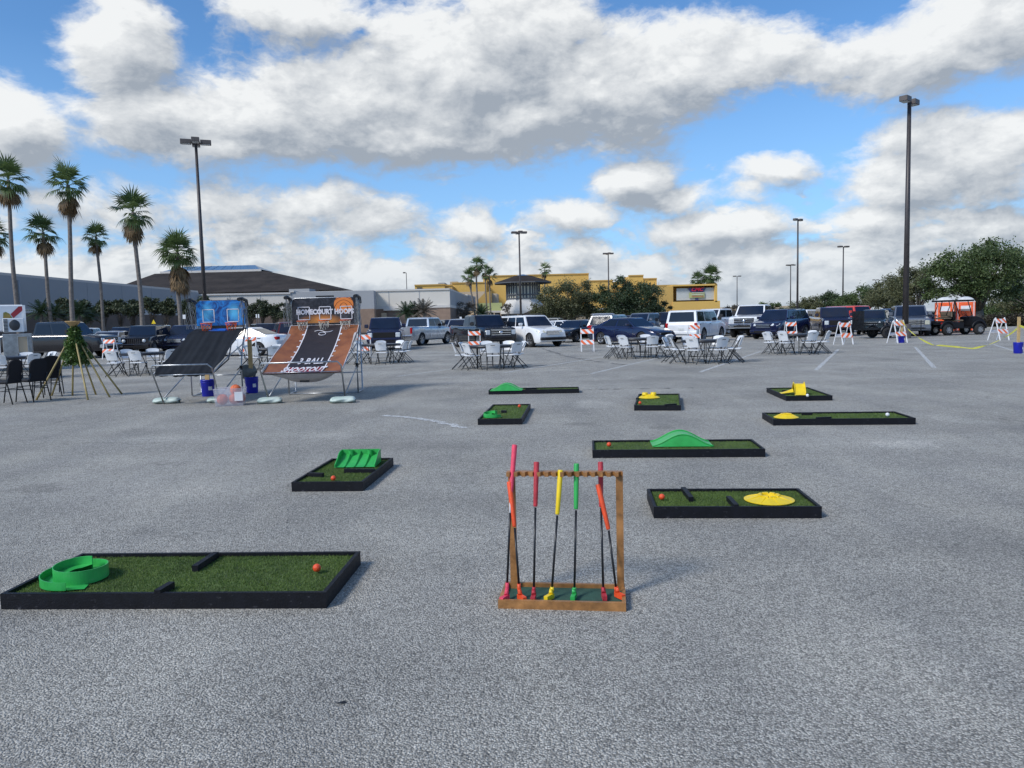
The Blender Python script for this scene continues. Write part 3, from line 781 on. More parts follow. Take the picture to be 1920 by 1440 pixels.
pa = V((b1.x + .05, b1.y - .03, .98)); pb = V((b2.x, b2.y - .03, .92)); mid = G(1822, 652); 
for i in range(N + 1):
    t = i / N; p = pa.lerp(pb, t); sag = (1 - (2 * t - 1) ** 2); p.z = p.z * (1 - sag) + .03 * sag if sag < 1 else .03
    p.z = max(.03, pa.z * (1 - t) + pb.z * t - 1.02 * sag ** .8)
    a = math.sin(t * 17) * 1.2 + t * 5; wd = .038
    vs += [p + V((.2, 0, 1)).normalized() * wd * math.cos(a) + V((0, wd * math.sin(a), 0)), p - V((.2, 0, 1)).normalized() * wd * math.cos(a) - V((0, wd * math.sin(a), 0))]
vs = [V((v[0], v[1], max(.006, v[2]))) for v in vs]
tp.add(vs, [(2 * i, 2 * i + 1, 2 * i + 3, 2 * i + 2) for i in range(N)], True)
T(tp.build('barrier_tape', M['tape']), 'yellow barrier tape sagging from post to post at the right', 'barrier tape')
tp = MB(); pc = pb + V((2.6, -.4, -.15)); vs = []
for i in range(21):
    t = i / 20; p = pb.lerp(pc, t); p.z -= .25 * (1 - (2 * t - 1) ** 2); vs += [p + V((0, 0, .036)), p - V((0, 0, .036))]
tp.add(vs, [(2 * i, 2 * i + 1, 2 * i + 3, 2 * i + 2) for i in range(20)], True)
T(tp.build('barrier_tape', M['tape']), 'short end of yellow tape leaving the photo at the right edge', 'barrier tape')
# ================================================================ hoop games
M['court_wood'] = mat('court_wood_print', (.33, .12, .045), .5, var=.3, vs=3, col2=(.17, .055, .025))
M['court_black'] = mat('court_black_print', (.022, .018, .022), .5)
M['court_red'] = mat('court_red_print', (.42, .015, .03), .5)
M['court_white'] = mat('court_white_print', (.72, .70, .74), .5)
M['greycloth'] = mat('dark_grey_cloth', (.016, .019, .024), .9, spec=.2, var=.15, vs=3, bump=.3, bs=40)
M['pale_cloth'] = mat('pale_nylon_underside', (.40, .38, .39), .7, var=.12)
M['net_white'] = mat('white_net_cord', (.62, .60, .52), .7)
M['net_grey'] = mat('grey_net_cord', (.25, .27, .28), .7)
M['hooporange'] = mat('hoop_orange', (.80, .12, .02), .4, metal=.2)
M['blueboard'] = None
def boardmat(name, kind):
    m = bpy.data.materials.new(name); m.use_nodes = True; nt = m.node_tree; nt.nodes.clear(); q = NT(nt)
    out = q.n('ShaderNodeOutputMaterial'); b = q.n('ShaderNodeBsdfPrincipled'); tc = q.n('ShaderNodeTexCoord').outputs['Object']
    s = q.n('ShaderNodeSeparateXYZ'); q.set(s.inputs[0], tc)
    nz = q.noise(tc, 3.5, 6, .65, 1.5).outputs[0]
    if kind == 'blue':
        col = q.mix(q.mr(nz, .38, .62), c4((.004, .03, .16)), c4((.02, .26, .72)))
        for cx in (-.30, .30):
            L = q.vm('LENGTH', q.vm('MULTIPLY', q.vm('SUBTRACT', tc, (cx, 0, .29)), (1 / .17, 0, 1 / .24)))
            col = q.mix(q.mr(L, .2, 1, .8, 0), col, c4((.12, .55, .85)))
    else:
        col = q.mix(q.mr(nz, .45, .7), c4((.012, .012, .018)), c4((.07, .07, .085)))
        L = q.vm('LENGTH', q.vm('MULTIPLY', q.vm('SUBTRACT', tc, (-.1, 0, .02)), (1 / .55, 0, 1 / .2)))
        col = q.mix(q.mr(L, .3, 1, .9, 0), col, c4((.75, .28, .05)))
        L = q.vm('LENGTH', q.vm('MULTIPLY', q.vm('SUBTRACT', tc, (.42, 0, .40)), (1, 0, 1)))
        ring = q.m('FRACT', q.m('MULTIPLY', q.m('ADD', L, q.m('MULTIPLY', s.outputs[2], .7)), 9))
        bc_ = q.mix(q.m('LESS_THAN', ring, .14), c4((.75, .22, .04)), c4((.08, .02, .01)))
        col = q.mix(q.m('LESS_THAN', L, .215), col, bc_)
    q.set(b.inputs['Base Color'], col); b.inputs['Roughness'].default_value = .3
    nt.links.new(b.outputs[0], out.inputs[0]); return m
def hoop_game(px, dfoot, W, nh, board, orange, label, rz=0.0, PTS=None):
    """player stands at -y. local origin: middle between the front feet"""
    c = GX(px, dfoot); root = E('hoop_game', (c.x, c.y, 0), rz, label, 'basketball arcade game', 'folding basketball games')
    TR = .016; w2 = W / 2
    # front U frame, leaning to the player
    MB().tube([(-w2, 0, 0), (-w2 - .03, -.46, .72), (-w2 + .03, -.52, .80), (w2 - .03, -.52, .80), (w2 + .03, -.46, .72), (w2, 0, 0)], TR, 10).build('front_frame', M['steel'], root)
    MB().tube([(-w2, -.36, .60), (w2, -.36, .60)], TR * .8, 8).build('cloth_bar', M['steel'], root)
    yr = 2.15; ym = 1.55
    for s in (-1, 1):
        MB().tube([(s * w2, ym, .03), (s * w2, ym, .62), (s * w2, ym + .10, .95), (s * w2, yr - .15, 1.42), (s * w2, yr - .05, 1.6)], TR, 8).build('middle_leg', M['steel'], root)
        MB().tube([(s * w2, ym, .03), (s * w2, ym + .03, .016), (s * w2, yr - .03, .016), (s * w2, yr, .05), (s * w2, yr, 2.12)], TR, 8).build('rear_upright', M['steel'], root)
        MB().tube([(s * w2, .02, .12), (s * w2, ym - .02, .60)], TR * .85, 8).build('diagonal_strut', M['steel'], root)
        MB().tube([(s * (w2 + .02), -.40, .62), (s * (w2 + .02), .45, .86), (s * (w2 + .02), ym + .1, 1.12), (s * (w2 + .02), yr - .15, 1.48)], TR * .8, 8).build('side_rail', M['steel'], root)
        MB().box((s * w2 - .03, ym - .05, .56), (s * w2 + .03, ym + .02, .66), bev=.01).build('hinge', M['blackpl'], root)
        # padded upper arm holding the side net
        MB().tube([(s * (w2 + .02), yr, 1.98), (s * (w2 + .02), yr - .05, 2.10), (s * (w2 + .01), yr - .30, 2.13), (s * w2, yr - .55, 2.11)], .04, 8).build('padded_arm', M['blackpl'], root)
        nb = MB()
        for i in range(9):
            t = i / 8
            for dr in (-1, 1):
                pts = []
                for k in range(9):
                    v = k / 8; y = yr - .04 - (t + dr * v * .45) * .5
                    y = min(yr - .03, max(yr - .60, y)); pts.append((s * (w2 + .015) + .03 * math.sin(6 * v + i), y, 2.10 - v * .62))
                nb.tube(pts, .0035, 3, cap=False)
        nb.build('side_net', M['net_grey'], root)
    MB().tube([(-w2, ym, .016), (w2, ym, .016)], TR * .8, 8).build('floor_bar', M['steel'], root)
    MB().tube([(-w2, yr, .42), (w2, yr, .42)], TR * .8, 8).build('cross_bar', M['steel'], root)
    # backboard
    bz = 1.55; bh = .56
    bo = MB().prism([(-w2 + .01, 0), (w2 - .01, 0), (w2 - .01, bh - .08), (w2 - .09, bh), (-w2 + .09, bh), (-w2 + .01, bh - .08)], 0, .03, Matrix.Rotation(R(90), 4, 'X')).build('backboard', board, root, (0, yr - .05, bz))
    fr = MB(); fp = [(-w2 + .01, 0), (w2 - .01, 0), (w2 - .01, bh - .08), (w2 - .09, bh), (-w2 + .09, bh), (-w2 + .01, bh - .08)]
    fr.tube([(x, -.016, z) for x, z in fp], .014, 6, closed=True); fr.build('board_frame', M['steel'] if orange else M['blackpl'], bo)
    for k in range(nh):
        hx = (k - (nh - 1) / 2) * (W * .94 / nh) * (1.0 if nh == 3 else 1.05)
        sq = MB()
        for (a, b_) in (((-.125, .02), (.125, .02)), ((.125, .02), (.125, .30)), ((.125, .30), (-.125, .30)), ((-.125, .30), (-.125, .02))):
            sq.bar((hx + a[0], -.034, .06 + a[1]), (hx + b_[0], -.034, .06 + b_[1]), .016, .004, up=(0, 1, 0))
        sq.build('target_square', M['court_white'], bo)
        yy = yr - .05 - .20; hz = bz + .05
        rg = MB(); rg.tube([(hx + .125 * math.cos(t), yy + .125 * math.sin(t), hz) for t in [i * math.pi / 12 for i in range(24)]], .009, 6, closed=True)
        rg.bar((hx, yy + .12, hz), (hx, yr - .08, hz), .06, .02)
        h_ = rg.build('hoop', M['hooporange'], root)
        nb = MB()
        for i in range(9):
            a0 = i * 2 * math.pi / 9
            for dr in (-1, 1):
                pts = []
                for kk in range(7):
                    v = kk / 6; a = a0 + dr * v * 1.5 + .15 * math.sin(v * 9 + i); rr = .122 * (1 - .38 * v ** .8)
                    pts.append((hx + rr * math.cos(a), yy + rr * math.sin(a), hz - .24 * v))
                nb.tube(pts, .0045, 3, cap=False)
        nb.build('net', M['net_white'] if orange else M['hooporange'], h_)
    # sloping court cloth
    if orange:
        prof = [(-.40, .59), (-.1, .64), (.25, .74), (.6, .85), (.95, .97), (1.3, 1.12), (1.65, 1.29), (2.0, 1.50)]
    else:
        prof = [(-.34, .57), (-.33, .64), (-.1, .72), (.25, .84), (.6, .97), (.95, 1.11), (1.3, 1.25), (1.65, 1.38), (2.0, 1.48)]
    def pr(v):
        t = v * (len(prof) - 1); i = min(int(t), len(prof) - 2); f = t - i
        p0 = prof[max(i - 1, 0)]; p1 = prof[i]; p2 = prof[i + 1]; p3 = prof[min(i + 2, len(prof) - 1)]
        return [0.5 * ((2 * p1[k]) + (-p0[k] + p2[k]) * f + (2 * p0[k] - 5 * p1[k] + 4 * p2[k] - p3[k]) * f * f + (-p0[k] + 3 * p1[k] - 3 * p2[k] + p3[k]) * f ** 3) for k in (0, 1)]
    def surf(u, v, off=0.0):
        y, z = pr(v); e = abs(2 * u - 1); x = (u - .5) * (W + .02)
        if orange:
            z += .09 * (e ** 3) * math.sin(math.pi * min(1, v * 1.15)) if v < .87 else 0
        else:
            z += (.012 * math.sin(u * 23 + 2.5 * math.sin(v * 5 + u * 4)) + .010 * math.sin(u * 9 + v * 7) + .006 * math.sin(u * 51 + v * 9)) * (1 - v) ** .4 + .03 * e ** 4 * math.sin(math.pi * v)
            x += .012 * math.sin(v * 20) * (e > .98)
        y2, z2 = pr(min(1, v + .02)); y1, z1 = pr(max(0, v - .02)); n = V((0, -(z2 - z1), y2 - y1)).normalized()
        return V((x, y, z)) + n * off
    if not orange:
        cl = MB(); cl.grid(lambda u, v: surf(u, v), 60, 40); cl.grid(lambda u, v: surf(u, v, -.006), 60, 40, True, True); o = cl.build('court_cloth', M['greycloth'], root)
        s = MB(); pts = [surf(.5 + .17 * a, .95 - .03 * b_, .008) for a, b_ in ((-1, -.5), (-1.1, 0), (-1, .8), (-.8, 1), (.8, 1), (1, .8), (1.1, 0), (1, -.5), (0, -.9))]
        s.tube(pts, .007, 6, closed=True)
        s.add([surf(.5 + .13 * a, .955 - .02 * b_, .006) for a, b_ in ((-1, -1), (-1, 1), (1, 1), (1, -1))], [(0, 1, 2, 3)])
        s.build('printed_outline', M['blueprint'], o)
    else:
        cl = MB(); cl.grid(lambda u, v: surf(u, v), 40, 40); o = cl.build('court_cloth', M['court_wood'], root)
        MB().grid(lambda u, v: surf(u, v, -.008), 30, 30, True, True).build('cloth_backing', M['pale_cloth'], root)
        def belly(u, v):
            t = [(-.40, .575), (-.25, .46), (.05, .37), (.45, .40), (.85, .58), (1.3, .90), (1.7, 1.2)]; k = v * 6; i = min(int(k), 5); f = k - i; e = (abs(2 * u - 1)) ** 2.5
            y = t[i][0] * (1 - f) + t[i + 1][0] * f; z = t[i][1] * (1 - f) + t[i + 1][1] * f; zt_ = .585 + (y + .4) * .37
            return V(((u - .5) * W, y, z * (1 - e) + (zt_ - .02) * e))
        MB().grid(belly, 24, 24).build('cloth_underside', M['pale_cloth'], root)
        MB().grid(lambda u, v: surf(.26 + u * .48, .0 + v, .004), 30, 40).build('painted_lane', M['court_black'], o)
        MB().grid(lambda u, v: surf(.25 + u * .5, .015 + v * .17, .007), 30, 8).build('red_band', M['court_red'], o)
        ln = MB()
        for ua, ub in ((.245, .26), (.74, .755)): ln.grid(lambda u, v: surf(ua + (ub - ua) * u, v, .009), 1, 40)
        for k in range(6):
            for ua, ub in ((.215, .246), (.754, .785)): ln.grid(lambda u, v: surf(ua + (ub - ua) * u, .30 + k * .11 + .018 * v, .009), 1, 1)
        ln.grid(lambda u, v: surf(u, .992 + .008 * v, .009), 30, 1)
        for ua, ub in ((0, .006), (.994, 1)): ln.grid(lambda u, v: surf(ua + (ub - ua) * u, .1 + .9 * v, .009), 1, 40)
        ln.build('white_lines', M['court_white'], o)
        ft = MB(); ft.tube([surf(.5 + .05 * math.cos(t), .865 + .022 * math.sin(t), .012) for t in [i * math.pi / 8 for i in range(16)]], .008, 5, closed=True)
        ft.tube([surf(.38 + .26 * i / 12, .90 + .012 * math.sin(i * .55), .012) for i in range(13)], .008, 5); ft.build('free_throw_mark', M['court_white'], o)
        def onc(sx_, sy_, u0, v0):
            return lambda co: surf(u0 + co.x * sx_ / W, v0 + co.y * sy_ / 2.4, .020 + co.z)
        text_mb('SHOOTOUT', .2, .001, .008, .15, onc(.74, 2.3, .5, .10)).build('lettering', M['court_white'], o)
        text_mb('3-BALL', .2, .001, .005, .0, onc(.84, 2.2, .53, .31)).build('lettering', M['court_white'], o)
        MB().box((-.10, -.14, .395), (.08, -.10, .43)).build('clip', M['blackpl'], root)
        tt = text_mb('HOMECOURT HOOPS', .15, .001, .008); tt.v = [(v[0] * .86, -.033 - v[2], v[1] + .245) for v in tt.v]; tt.build('lettering', M['court_white'], bo)
        MB().box((-w2 + .02, -.028, -.14), (w2 - .02, -.004, -.01)).build('lower_panel', M['blackpl'], bo)
        MB().box((-.20, 0, bh - .005), (.20, .05, bh + .05)).build('score_box', M['blackpl'], bo)
    if not orange:
        MB().tube([(w2 + .01, yr - .2, 1.9), (w2 + .05, yr - .5, 1.4), (w2 + .02, .9, 1.2), (w2 + .12, .3, .85), (w2 - .05, -.1, .62)], .014, 6).build('hanging_strap', M['blackpl'], root)
    return root
M['blueprint'] = mat('blue_print', (.01, .12, .55), .5)
hoop_game(352, 15.25, 1.10, 2, boardmat('blue_backboard_print', 'blue'), False, 'two-hoop basketball game with blue backboard and grey cloth court', R(3))
hoop_game(570, 15.1, 1.50, 3, boardmat('dark_backboard_print', 'dark'), True, 'three-hoop basketball game with orange court cloth and dark backboard', R(2))
# ---- sandbags
M['bagpl'] = mat('printed_bag_plastic', (.62, .68, .62), .4, var=.3, vs=5, col2=(.36, .48, .42), bump=.4, bs=14, scuff=((.07, .10, .09), 7, .9))
M['greybag'] = mat('grey_bag_cloth', (.16, .17, .16), .8, var=.3, bump=.3)
def sandbag(px, py, L, lab, rz=0.0, m='bagpl'):
    c = G(px, py); o = MB()
    def f(u, v):
        a = 2 * math.pi * u; t = (v - .5) * 2; e = max(0, 1 - abs(t) ** 5) ** .5
        x = t * L / 2; ry = .14 * (.80 + .20 * e) ; rzz = .058 * max(0, 1 - abs(t) ** 7) ** .5 + .005
        wob = 1 + .05 * math.sin(5 * a + 4 * t) + .05 * math.sin(6 * t + 3 * a + L * 40)
        return V((x, ry * math.cos(a) * wob, max(0, .058 + rzz * math.sin(a) * wob) if math.sin(a) > -.9 else 0.0))
    o.grid(f, 24, 20); ob = o.build('sandbag', M[m], None, (c.x, c.y + .10, 0)); ob.rotation_euler = (0, 0, R(rz))
    T(ob, lab, 'sandbag', 'sandbags on the game feet')
sandbag(309, 757, .50, 'crumpled plastic sandbag on the left foot of the grey hoop game', 4)
sandbag(405, 756, .36, 'crumpled sandbag half hidden behind the clear ball tub', -8)
sandbag(503, 757, .46, 'crumpled plastic sandbag on the left foot of the orange hoop game', 10)
sandbag(641, 756, .48, 'crumpled plastic sandbag on the right foot of the orange hoop game', 6)
# bag draped over the rear tube
c = GX(463, 17.4, .40); o = MB(); o.grid(lambda u, v: V(((v - .5) * .36, .11 * math.sin(2 * math.pi * u) * (.6 + .4 * (1 - (2 * v - 1) ** 4)), .15 * math.cos(2 * math.pi * u) * (1 - (2 * v - 1) ** 6) + .02 * math.sin(20 * u))), 20, 12)
T(o.build('sandbag', M['greybag'], None, (c.x, c.y - .05, .48)), 'grey cloth sandbag draped over the rear bar between the games', 'sandbag', 'sandbags on the game feet')
# ---- clear tub with balls
cc = G(426, 762); M['clearpl'] = mat('clear_tub_plastic', (.62, .63, .72), .25, alpha=.38, var=.05)
tub = E('storage_tub', (cc.x, cc.y + .2, 0), R(12), 'clear plastic storage tub holding orange basketballs', 'storage tub')
s = MB(); W_, D_, H_ = .56, .40, .33
def tubw(z): return 1 - .10 * (1 - z / H_)
vs = []
for z in (0.0, H_):
    k = tubw(z)
    vs += [(-W_ / 2 * k, -D_ / 2 * k, z), (W_ / 2 * k, -D_ / 2 * k, z), (W_ / 2 * k, D_ / 2 * k, z), (-W_ / 2 * k, D_ / 2 * k, z)]
s.add(vs, [(0, 1, 2, 3), (0, 4, 5, 1), (1, 5, 6, 2), (2, 6, 7, 3), (3, 7, 4, 0)]); s.build('tub_body', M['clearpl'], tub)
MB().tube([(-W_ / 2, -D_ / 2, H_), (W_ / 2, -D_ / 2, H_), (W_ / 2, D_ / 2, H_), (-W_ / 2, D_ / 2, H_)], .009, 6, closed=True).build('rim', M['clearpl'], tub)
MB().box((.10, -D_ / 2 - .004, .10), (.25, -D_ / 2 - .001, .27)).build('paper_label', M['whitepaint'], tub)
M['bball'] = mat('basketball_orange', (.70, .15, .05), .6, var=.12, bump=.2, bs=200)
for i, (x, y, z, w_) in enumerate([(-.14, -.06, .12, 'lower left'), (.08, -.05, .12, 'lower middle'), (.16, .08, .12, 'lower right at the back'), (.10, .01, .29, 'top')]):
    a = R(12); b_ = E('basketball', (cc.x + x * math.cos(a) - y * math.sin(a), cc.y + .2 + x * math.sin(a) + y * math.cos(a), z - .115 + .004), i, 'orange basketball in the clear tub, ' + w_, 'basketball', 'basketballs in the tub')
    MB().sphere((0, 0, .115), .105, 20, 12).build('ball_skin', M['bball'], b_)
    sm_ = MB(); 
    for k in range(2): sm_.tube([(.1055 * math.cos(t) * (1 if k else 0), .1055 * math.cos(t) * (0 if k else 1), .115 + .1055 * math.sin(t)) for t in [j * math.pi / 12 for j in range(24)]], .002, 4, closed=True)
    sm_.build('seam', M['blackpl'], b_)
# ================================================================ bamboo tripod with greenery
M['bamboo'] = mat('bamboo', (.42, .33, .12), .5, var=.2, vs=7, col2=(.26, .19, .07))
M['burlap'] = mat('burlap', (.50, .33, .15), .9, bump=.4)
ap = GX(138, 17.3); tz = 1.60
tri = E('bamboo_tripod', (ap.x, ap.y, 0), 0, 'stand of seven bamboo poles tied at the top', 'bamboo stand')
for (px, py) in ((68, 750), (97, 742), (136, 742), (165, 750), (180, 740), (206, 745), (229, 739)):
    f = G(px, py) - V(tri.location); top = V((-f.x * .06 , -f.y * .06, tz))
    pts = [f.lerp(top, i / 6) for i in range(7)]
    MB().tube(pts, [.021, .0205, .02, .0195, .019, .018, .017], 8).build('pole', M['bamboo'], tri)
    nd = MB()
    for i in range(1, 7):
        p = f.lerp(top, i / 7); d_ = (top - f).normalized() * .008; nd.tube([p - d_, p, p + d_], [.018, .0235, .018], 8)
    nd.build('bamboo_node', M['bamboo'], tri)
MB().lathe([(.02, tz - .06), (.05, tz + .0), (.17, tz + .12), (.16, tz + .13), (.03, tz + .03)], n=9, sm=False).build('burlap_wrap', M['burlap'], tri)
M['leafg'] = mat('garland_leaf', (.11, .19, .04), .5, var=.3, vs=4, transl=.3, col2=(.04, .09, .02))
gl = MB(); r = random.Random(3); vs = []; fs = []
def leaf(vs, fs, p, L, wd, r, d=None):
    if d is None: d = V((r.gauss(0, 1), r.gauss(0, 1), r.gauss(-.2, .8))).normalized()
    s = d.cross(V((r.gauss(0, 1), r.gauss(0, 1), r.gauss(0, 1)))).normalized() * wd
    k = len(vs); vs += [p, p + d * L * .45 + s, p + d * L, p + d * L * .45 - s]; fs.append((k, k + 1, k + 2, k + 3))
for i in range(3600):
    h = r.random() ** .8; z = tz + .02 - h * .88; rad = .05 + .25 * h ** .9 * (1 + .2 * math.sin(3 * 6.28 * h)); a = r.uniform(0, 6.28)
    if h > .85 and math.cos(a * 2 + .8) < -.1: continue
    rr = rad * r.uniform(.6, 1.1)
    leaf(vs, fs, V((rr * math.cos(a) + .02, rr * math.sin(a), z)), r.uniform(.05, .09), r.uniform(.014, .026), r)
gl.add(vs, fs, False); T(gl.build('leafy_garland', M['leafg'], None, tri.location), 'thick leafy green garland draped over the bamboo poles', 'garland')
# ================================================================ vehicles
def paint(name, col, metal=.3):
    m = mat('car_paint_' + name, col, .22, metal=metal, var=.05, vs=2, coat=.8); return m
PT = {'black': paint('black', (.010, .010, .014)), 'navy': paint('navy', (.008, .012, .05)), 'white': paint('white', (.78, .79, .80), 0), 'silver': paint('silver', (.42, .44, .47), .5),
      'grey': paint('grey', (.11, .12, .135), .5), 'maroon': paint('maroon', (.13, .012, .018)), 'red': paint('red', (.62, .06, .035), 0), 'blue': paint('blue', (.03, .07, .18)), 'tan': paint('tan', (.40, .37, .30), .4),
      'teal': paint('teal', (.02, .035, .045)), 'pewter': paint('pewter', (.17, .19, .23), .5)}
def glassmat(name, col, rough=.04):
    m = mat(name, col, rough, var=.15, vs=1.2, spec=.5); return m
M['glass'] = glassmat('tinted_window_glass', (.008, .011, .020)); M['glass2'] = glassmat('windshield_glass', (.007, .014, .034))
M['tyre'] = mat('tyre_rubber', (.018, .018, .019), .85); M['rim'] = mat('alloy_rim', (.45, .46, .48), .3, metal=.8); M['rimdark'] = mat('dark_rim', (.05, .05, .055), .35, metal=.6)
M['chrome'] = mat('chrome', (.62, .63, .65), .15, metal=.95, var=.05); M['lamp'] = mat('headlight_lens', (.62, .66, .68), .12, var=.2, vs=20, spec=.8)
M['oldlamp'] = mat('yellowed_headlight_lens', (.60, .58, .45), .2, var=.2, vs=20); M['tail'] = mat('red_tail_lens', (.40, .008, .012), .15, var=.2, vs=15); M['under'] = mat('dark_underbody', (.008, .008, .009), .9)
M['plate'] = mat('plate_white', (.60, .62, .60), .5); M['trim'] = mat('dark_trim', (.02, .02, .022), .6)
KINDS = {
 'sedan': dict(L=4.75, W=1.83, H=1.44, wr=.33, ax=(.185, .80), cl=.20, top=[(0, .60), (.03, .70), (.12, .82), (.27, .93), (.5, .95), (.86, 1.02), (.96, 1.02), (.99, .95), (1, .70)], gh=(.28, .44, .70, .90), side=((.03, .45), (.50, .86)), ps='car'),
 'suv': dict(L=4.75, W=1.92, H=1.74, wr=.37, ax=(.185, .80), cl=.25, top=[(0, .75), (.03, .92), (.14, 1.02), (.25, 1.10), (.9, 1.14), (.97, 1.12), (1, .95)], gh=(.25, .37, .91, .985), side=((.05, .33), (.36, .63), (.67, .93)), ps='car'),
 'bigsuv': dict(L=5.2, W=2.02, H=1.90, wr=.41, ax=(.18, .79), cl=.30, top=[(0, .85), (.02, 1.05), (.14, 1.15), (.24, 1.20), (.9, 1.22), (.98, 1.2), (1, 1.0)], gh=(.25, .35, .95, .99), side=((.05, .33), (.36, .60), (.64, .95)), ps='box'),
 'jeep': dict(L=4.3, W=1.86, H=1.80, wr=.40, ax=(.17, .80), cl=.34, top=[(0, .98), (.02, 1.06), (.2, 1.12), (.31, 1.16), (.95, 1.18), (1, 1.15)], gh=(.31, .37, .97, .985), side=((.05, .32), (.36, .62), (.66, .95)), ps='box'),
 'pickup': dict(L=5.85, W=2.03, H=1.93, wr=.42, ax=(.165, .79), cl=.38, top=[(0, .95), (.015, 1.12), (.12, 1.20), (.23, 1.24), (.60, 1.26), (1, 1.30)], gh=(.235, .325, .575, .605), side=((.06, .50), (.54, .95)), ps='box', bed=.635),
}
def interp(tab, s):
    for i in range(len(tab) - 1):
        if s <= tab[i + 1][0]:
            a, b = tab[i], tab[i + 1]; t = (s - a[0]) / max(1e-6, b[0] - a[0]); return a[1] + (b[1] - a[1]) * t
    return tab[-1][1]
VEH = {}
def vehicle(kind, pn, label, cat, px, d, h, name, scale=1.0, rim='rim', lamp='lamp', grille='trim', roof_rack=False, lift=0.0, trimcol=None, bumper=None, bars=3, badge=None, wr=None):
    K = KINDS[kind]; L, W, H = K['L'], K['W'], K['H']; wr = wr or K['wr']; cl = K['cl']; top = K['top']
    root = E(name, GX(px, d), R(h) - math.atan((px - 960) / FPX), label, cat, 'vehicles parked in the lot'); root.scale = (scale,) * 3
    pm = PT[pn]; box = K['ps'] == 'box'; lz = lift
    Y = lambda s: (s - .5) * L
    axy = [Y(a) for a in K['ax']]; zax = wr
    def hw(s, t):
        e = min(s, 1 - s); k = 1.0
        lim = .05 if box else .13; amt = .07 if box else .15
        if e < lim: k -= amt * (1 - e / lim) ** 2
        k *= 1 - (.035 if box else .06) * max(0, (t - .45) / .55) ** 1.6 - .05 * max(0, (.3 - t) / .3) ** 1.5
        return W / 2 * k
    def zlo(y):
        z = cl + lz
        for a in axy:
            rr = wr * 1.16; dy = abs(y - a)
            if dy < rr: z = max(z, min(zax + math.sqrt(rr * rr - dy * dy), interp(top, y / L + .5) - .12 + lz))
        e = min(abs(y + L / 2), abs(y - L / 2))
        if e < .12: z = max(z, cl + lz + .06 * (1 - e / .12))
        return z
    N = 54; ss = sorted(set([i / N for i in range(N + 1)] + [p[0] for p in top])); rows = 7
    b = MB(); vs = []; ring = 0; cols = []
    bed = K.get('bed')
    for s in ss:
        y = Y(s); lo = zlo(y); hi = interp(top, s) + lz; col = []
        for sg in (1, -1):
            side = []
            for j in range(rows + 1):
                t = j / rows; tt = ((lo + (hi - lo) * t) - cl - lz) / max(.1, (hi - cl - lz)); z = lo + (hi - lo) * t
                side.append(V((sg * hw(s, tt), y, z)))
            hx = side[-1].x
            side[-1] = V((hx * (1 - .02), y, hi))
            if sg == 1: A = side
            else: B = side
        hx = A[-1].x
        mid = [V((hx * f, y, hi + .025 * (1 - f * f) + .012)) for f in (.9, .45, 0, -.45, -.9)]
        cols.append(A + mid + B[::-1])
    n = len(cols[0]); vs = [v for c in cols for v in c]; fs = []
    for i in range(len(cols) - 1):
        inbed = bed and ss[i] >= bed - 1e-6 and ss[i] < .985
        for j in range(n - 1):
            if inbed and rows + 1 <= j <= rows + 4: continue
            fs.append((i * n + j, i * n + j + 1, (i + 1) * n + j + 1, (i + 1) * n + j)[::-1])
    b.add(vs, fs, True)
    b.add(cols[0], [tuple(range(n))], False); b.add(cols[-1], [tuple(range(n))[::-1]], False)
    body = b.build('body', pm, root)
    u = MB(); cw = W / 2 - .27
    u.box((-cw, Y(.02), cl + .04 + lz), (cw, Y(.98), .62 + lz)); u.build('underbody', M['under'], root)
    u = MB()
    for a in axy: u.box((-W / 2 + .06, a - wr * 1.13, zax - .05), (W / 2 - .06, a + wr * 1.13, min(zax + wr * 1.1, interp(top, a / L + .5) - .1 + lz)))
    u.build('wheel_well', M['under'], root)
    if bed:
        z1 = interp(top, .8) + lz; xb = W / 2 - .12
        u = MB(); y0_, y1_ = Y(bed) + .02, Y(1) - .09; zb = .75 + lz
        u.add([(-xb, y0_, zb), (xb, y0_, zb), (xb, y1_, zb), (-xb, y1_, zb), (-xb, y0_, z1), (xb, y0_, z1), (xb, y1_, z1), (-xb, y1_, z1)], [(0, 1, 2, 3), (0, 4, 5, 1), (1, 5, 6, 2), (2, 6, 7, 3), (3, 7, 4, 0)])
        u.build('bed_liner', M['trim'], root)
    # cabin
    g = K['gh']; zb = [interp(top, g[0]) + lz - .03, interp(top, g[3]) + lz - .03]; wb = W / 2 * .93; wt = W / 2 * (.80 if box else .70)
    Hh = H + lz
    base = [V((-wb, Y(g[0]), zb[0])), V((wb, Y(g[0]), zb[0])), V((wb, Y(g[3]), zb[1])), V((-wb, Y(g[3]), zb[1]))]
    upz = Hh - .075
    up = [V((-wt - .02, Y(g[1]) - .04, upz)), V((wt + .02, Y(g[1]) - .04, upz)), V((wt + .02, Y(g[2]) + .03, upz)), V((-wt - .02, Y(g[2]) + .03, upz))]
    rf = [V((-wt + .07, Y(g[1]) + .07, Hh - .02)), V((wt - .07, Y(g[1]) + .07, Hh - .02)), V((wt - .07, Y(g[2]) - .08, Hh - .02)), V((-wt + .07, Y(g[2]) - .08, Hh - .02))]
    md = [(a + c_) / 2 for a, c_ in zip(up, rf)]
    for m_ in md: m_.z = Hh - .036; m_.x *= 1.012
    cab = MB(); allv = base + up + md + rf + [V((0, (Y(g[1]) + Y(g[2])) / 2, Hh))]
    fs = []
    for k in range(3):
        for i in range(4): fs.append((k * 4 + i, k * 4 + (i + 1) % 4, k * 4 + 4 + (i + 1) % 4, k * 4 + 4 + i))
    for i in range(4): fs.append((12 + i, 12 + (i + 1) % 4, 16))
    cab.add(allv, fs[:4], False); cab.add(allv, fs[4:], True)
    cab.build('cabin', pm, root)
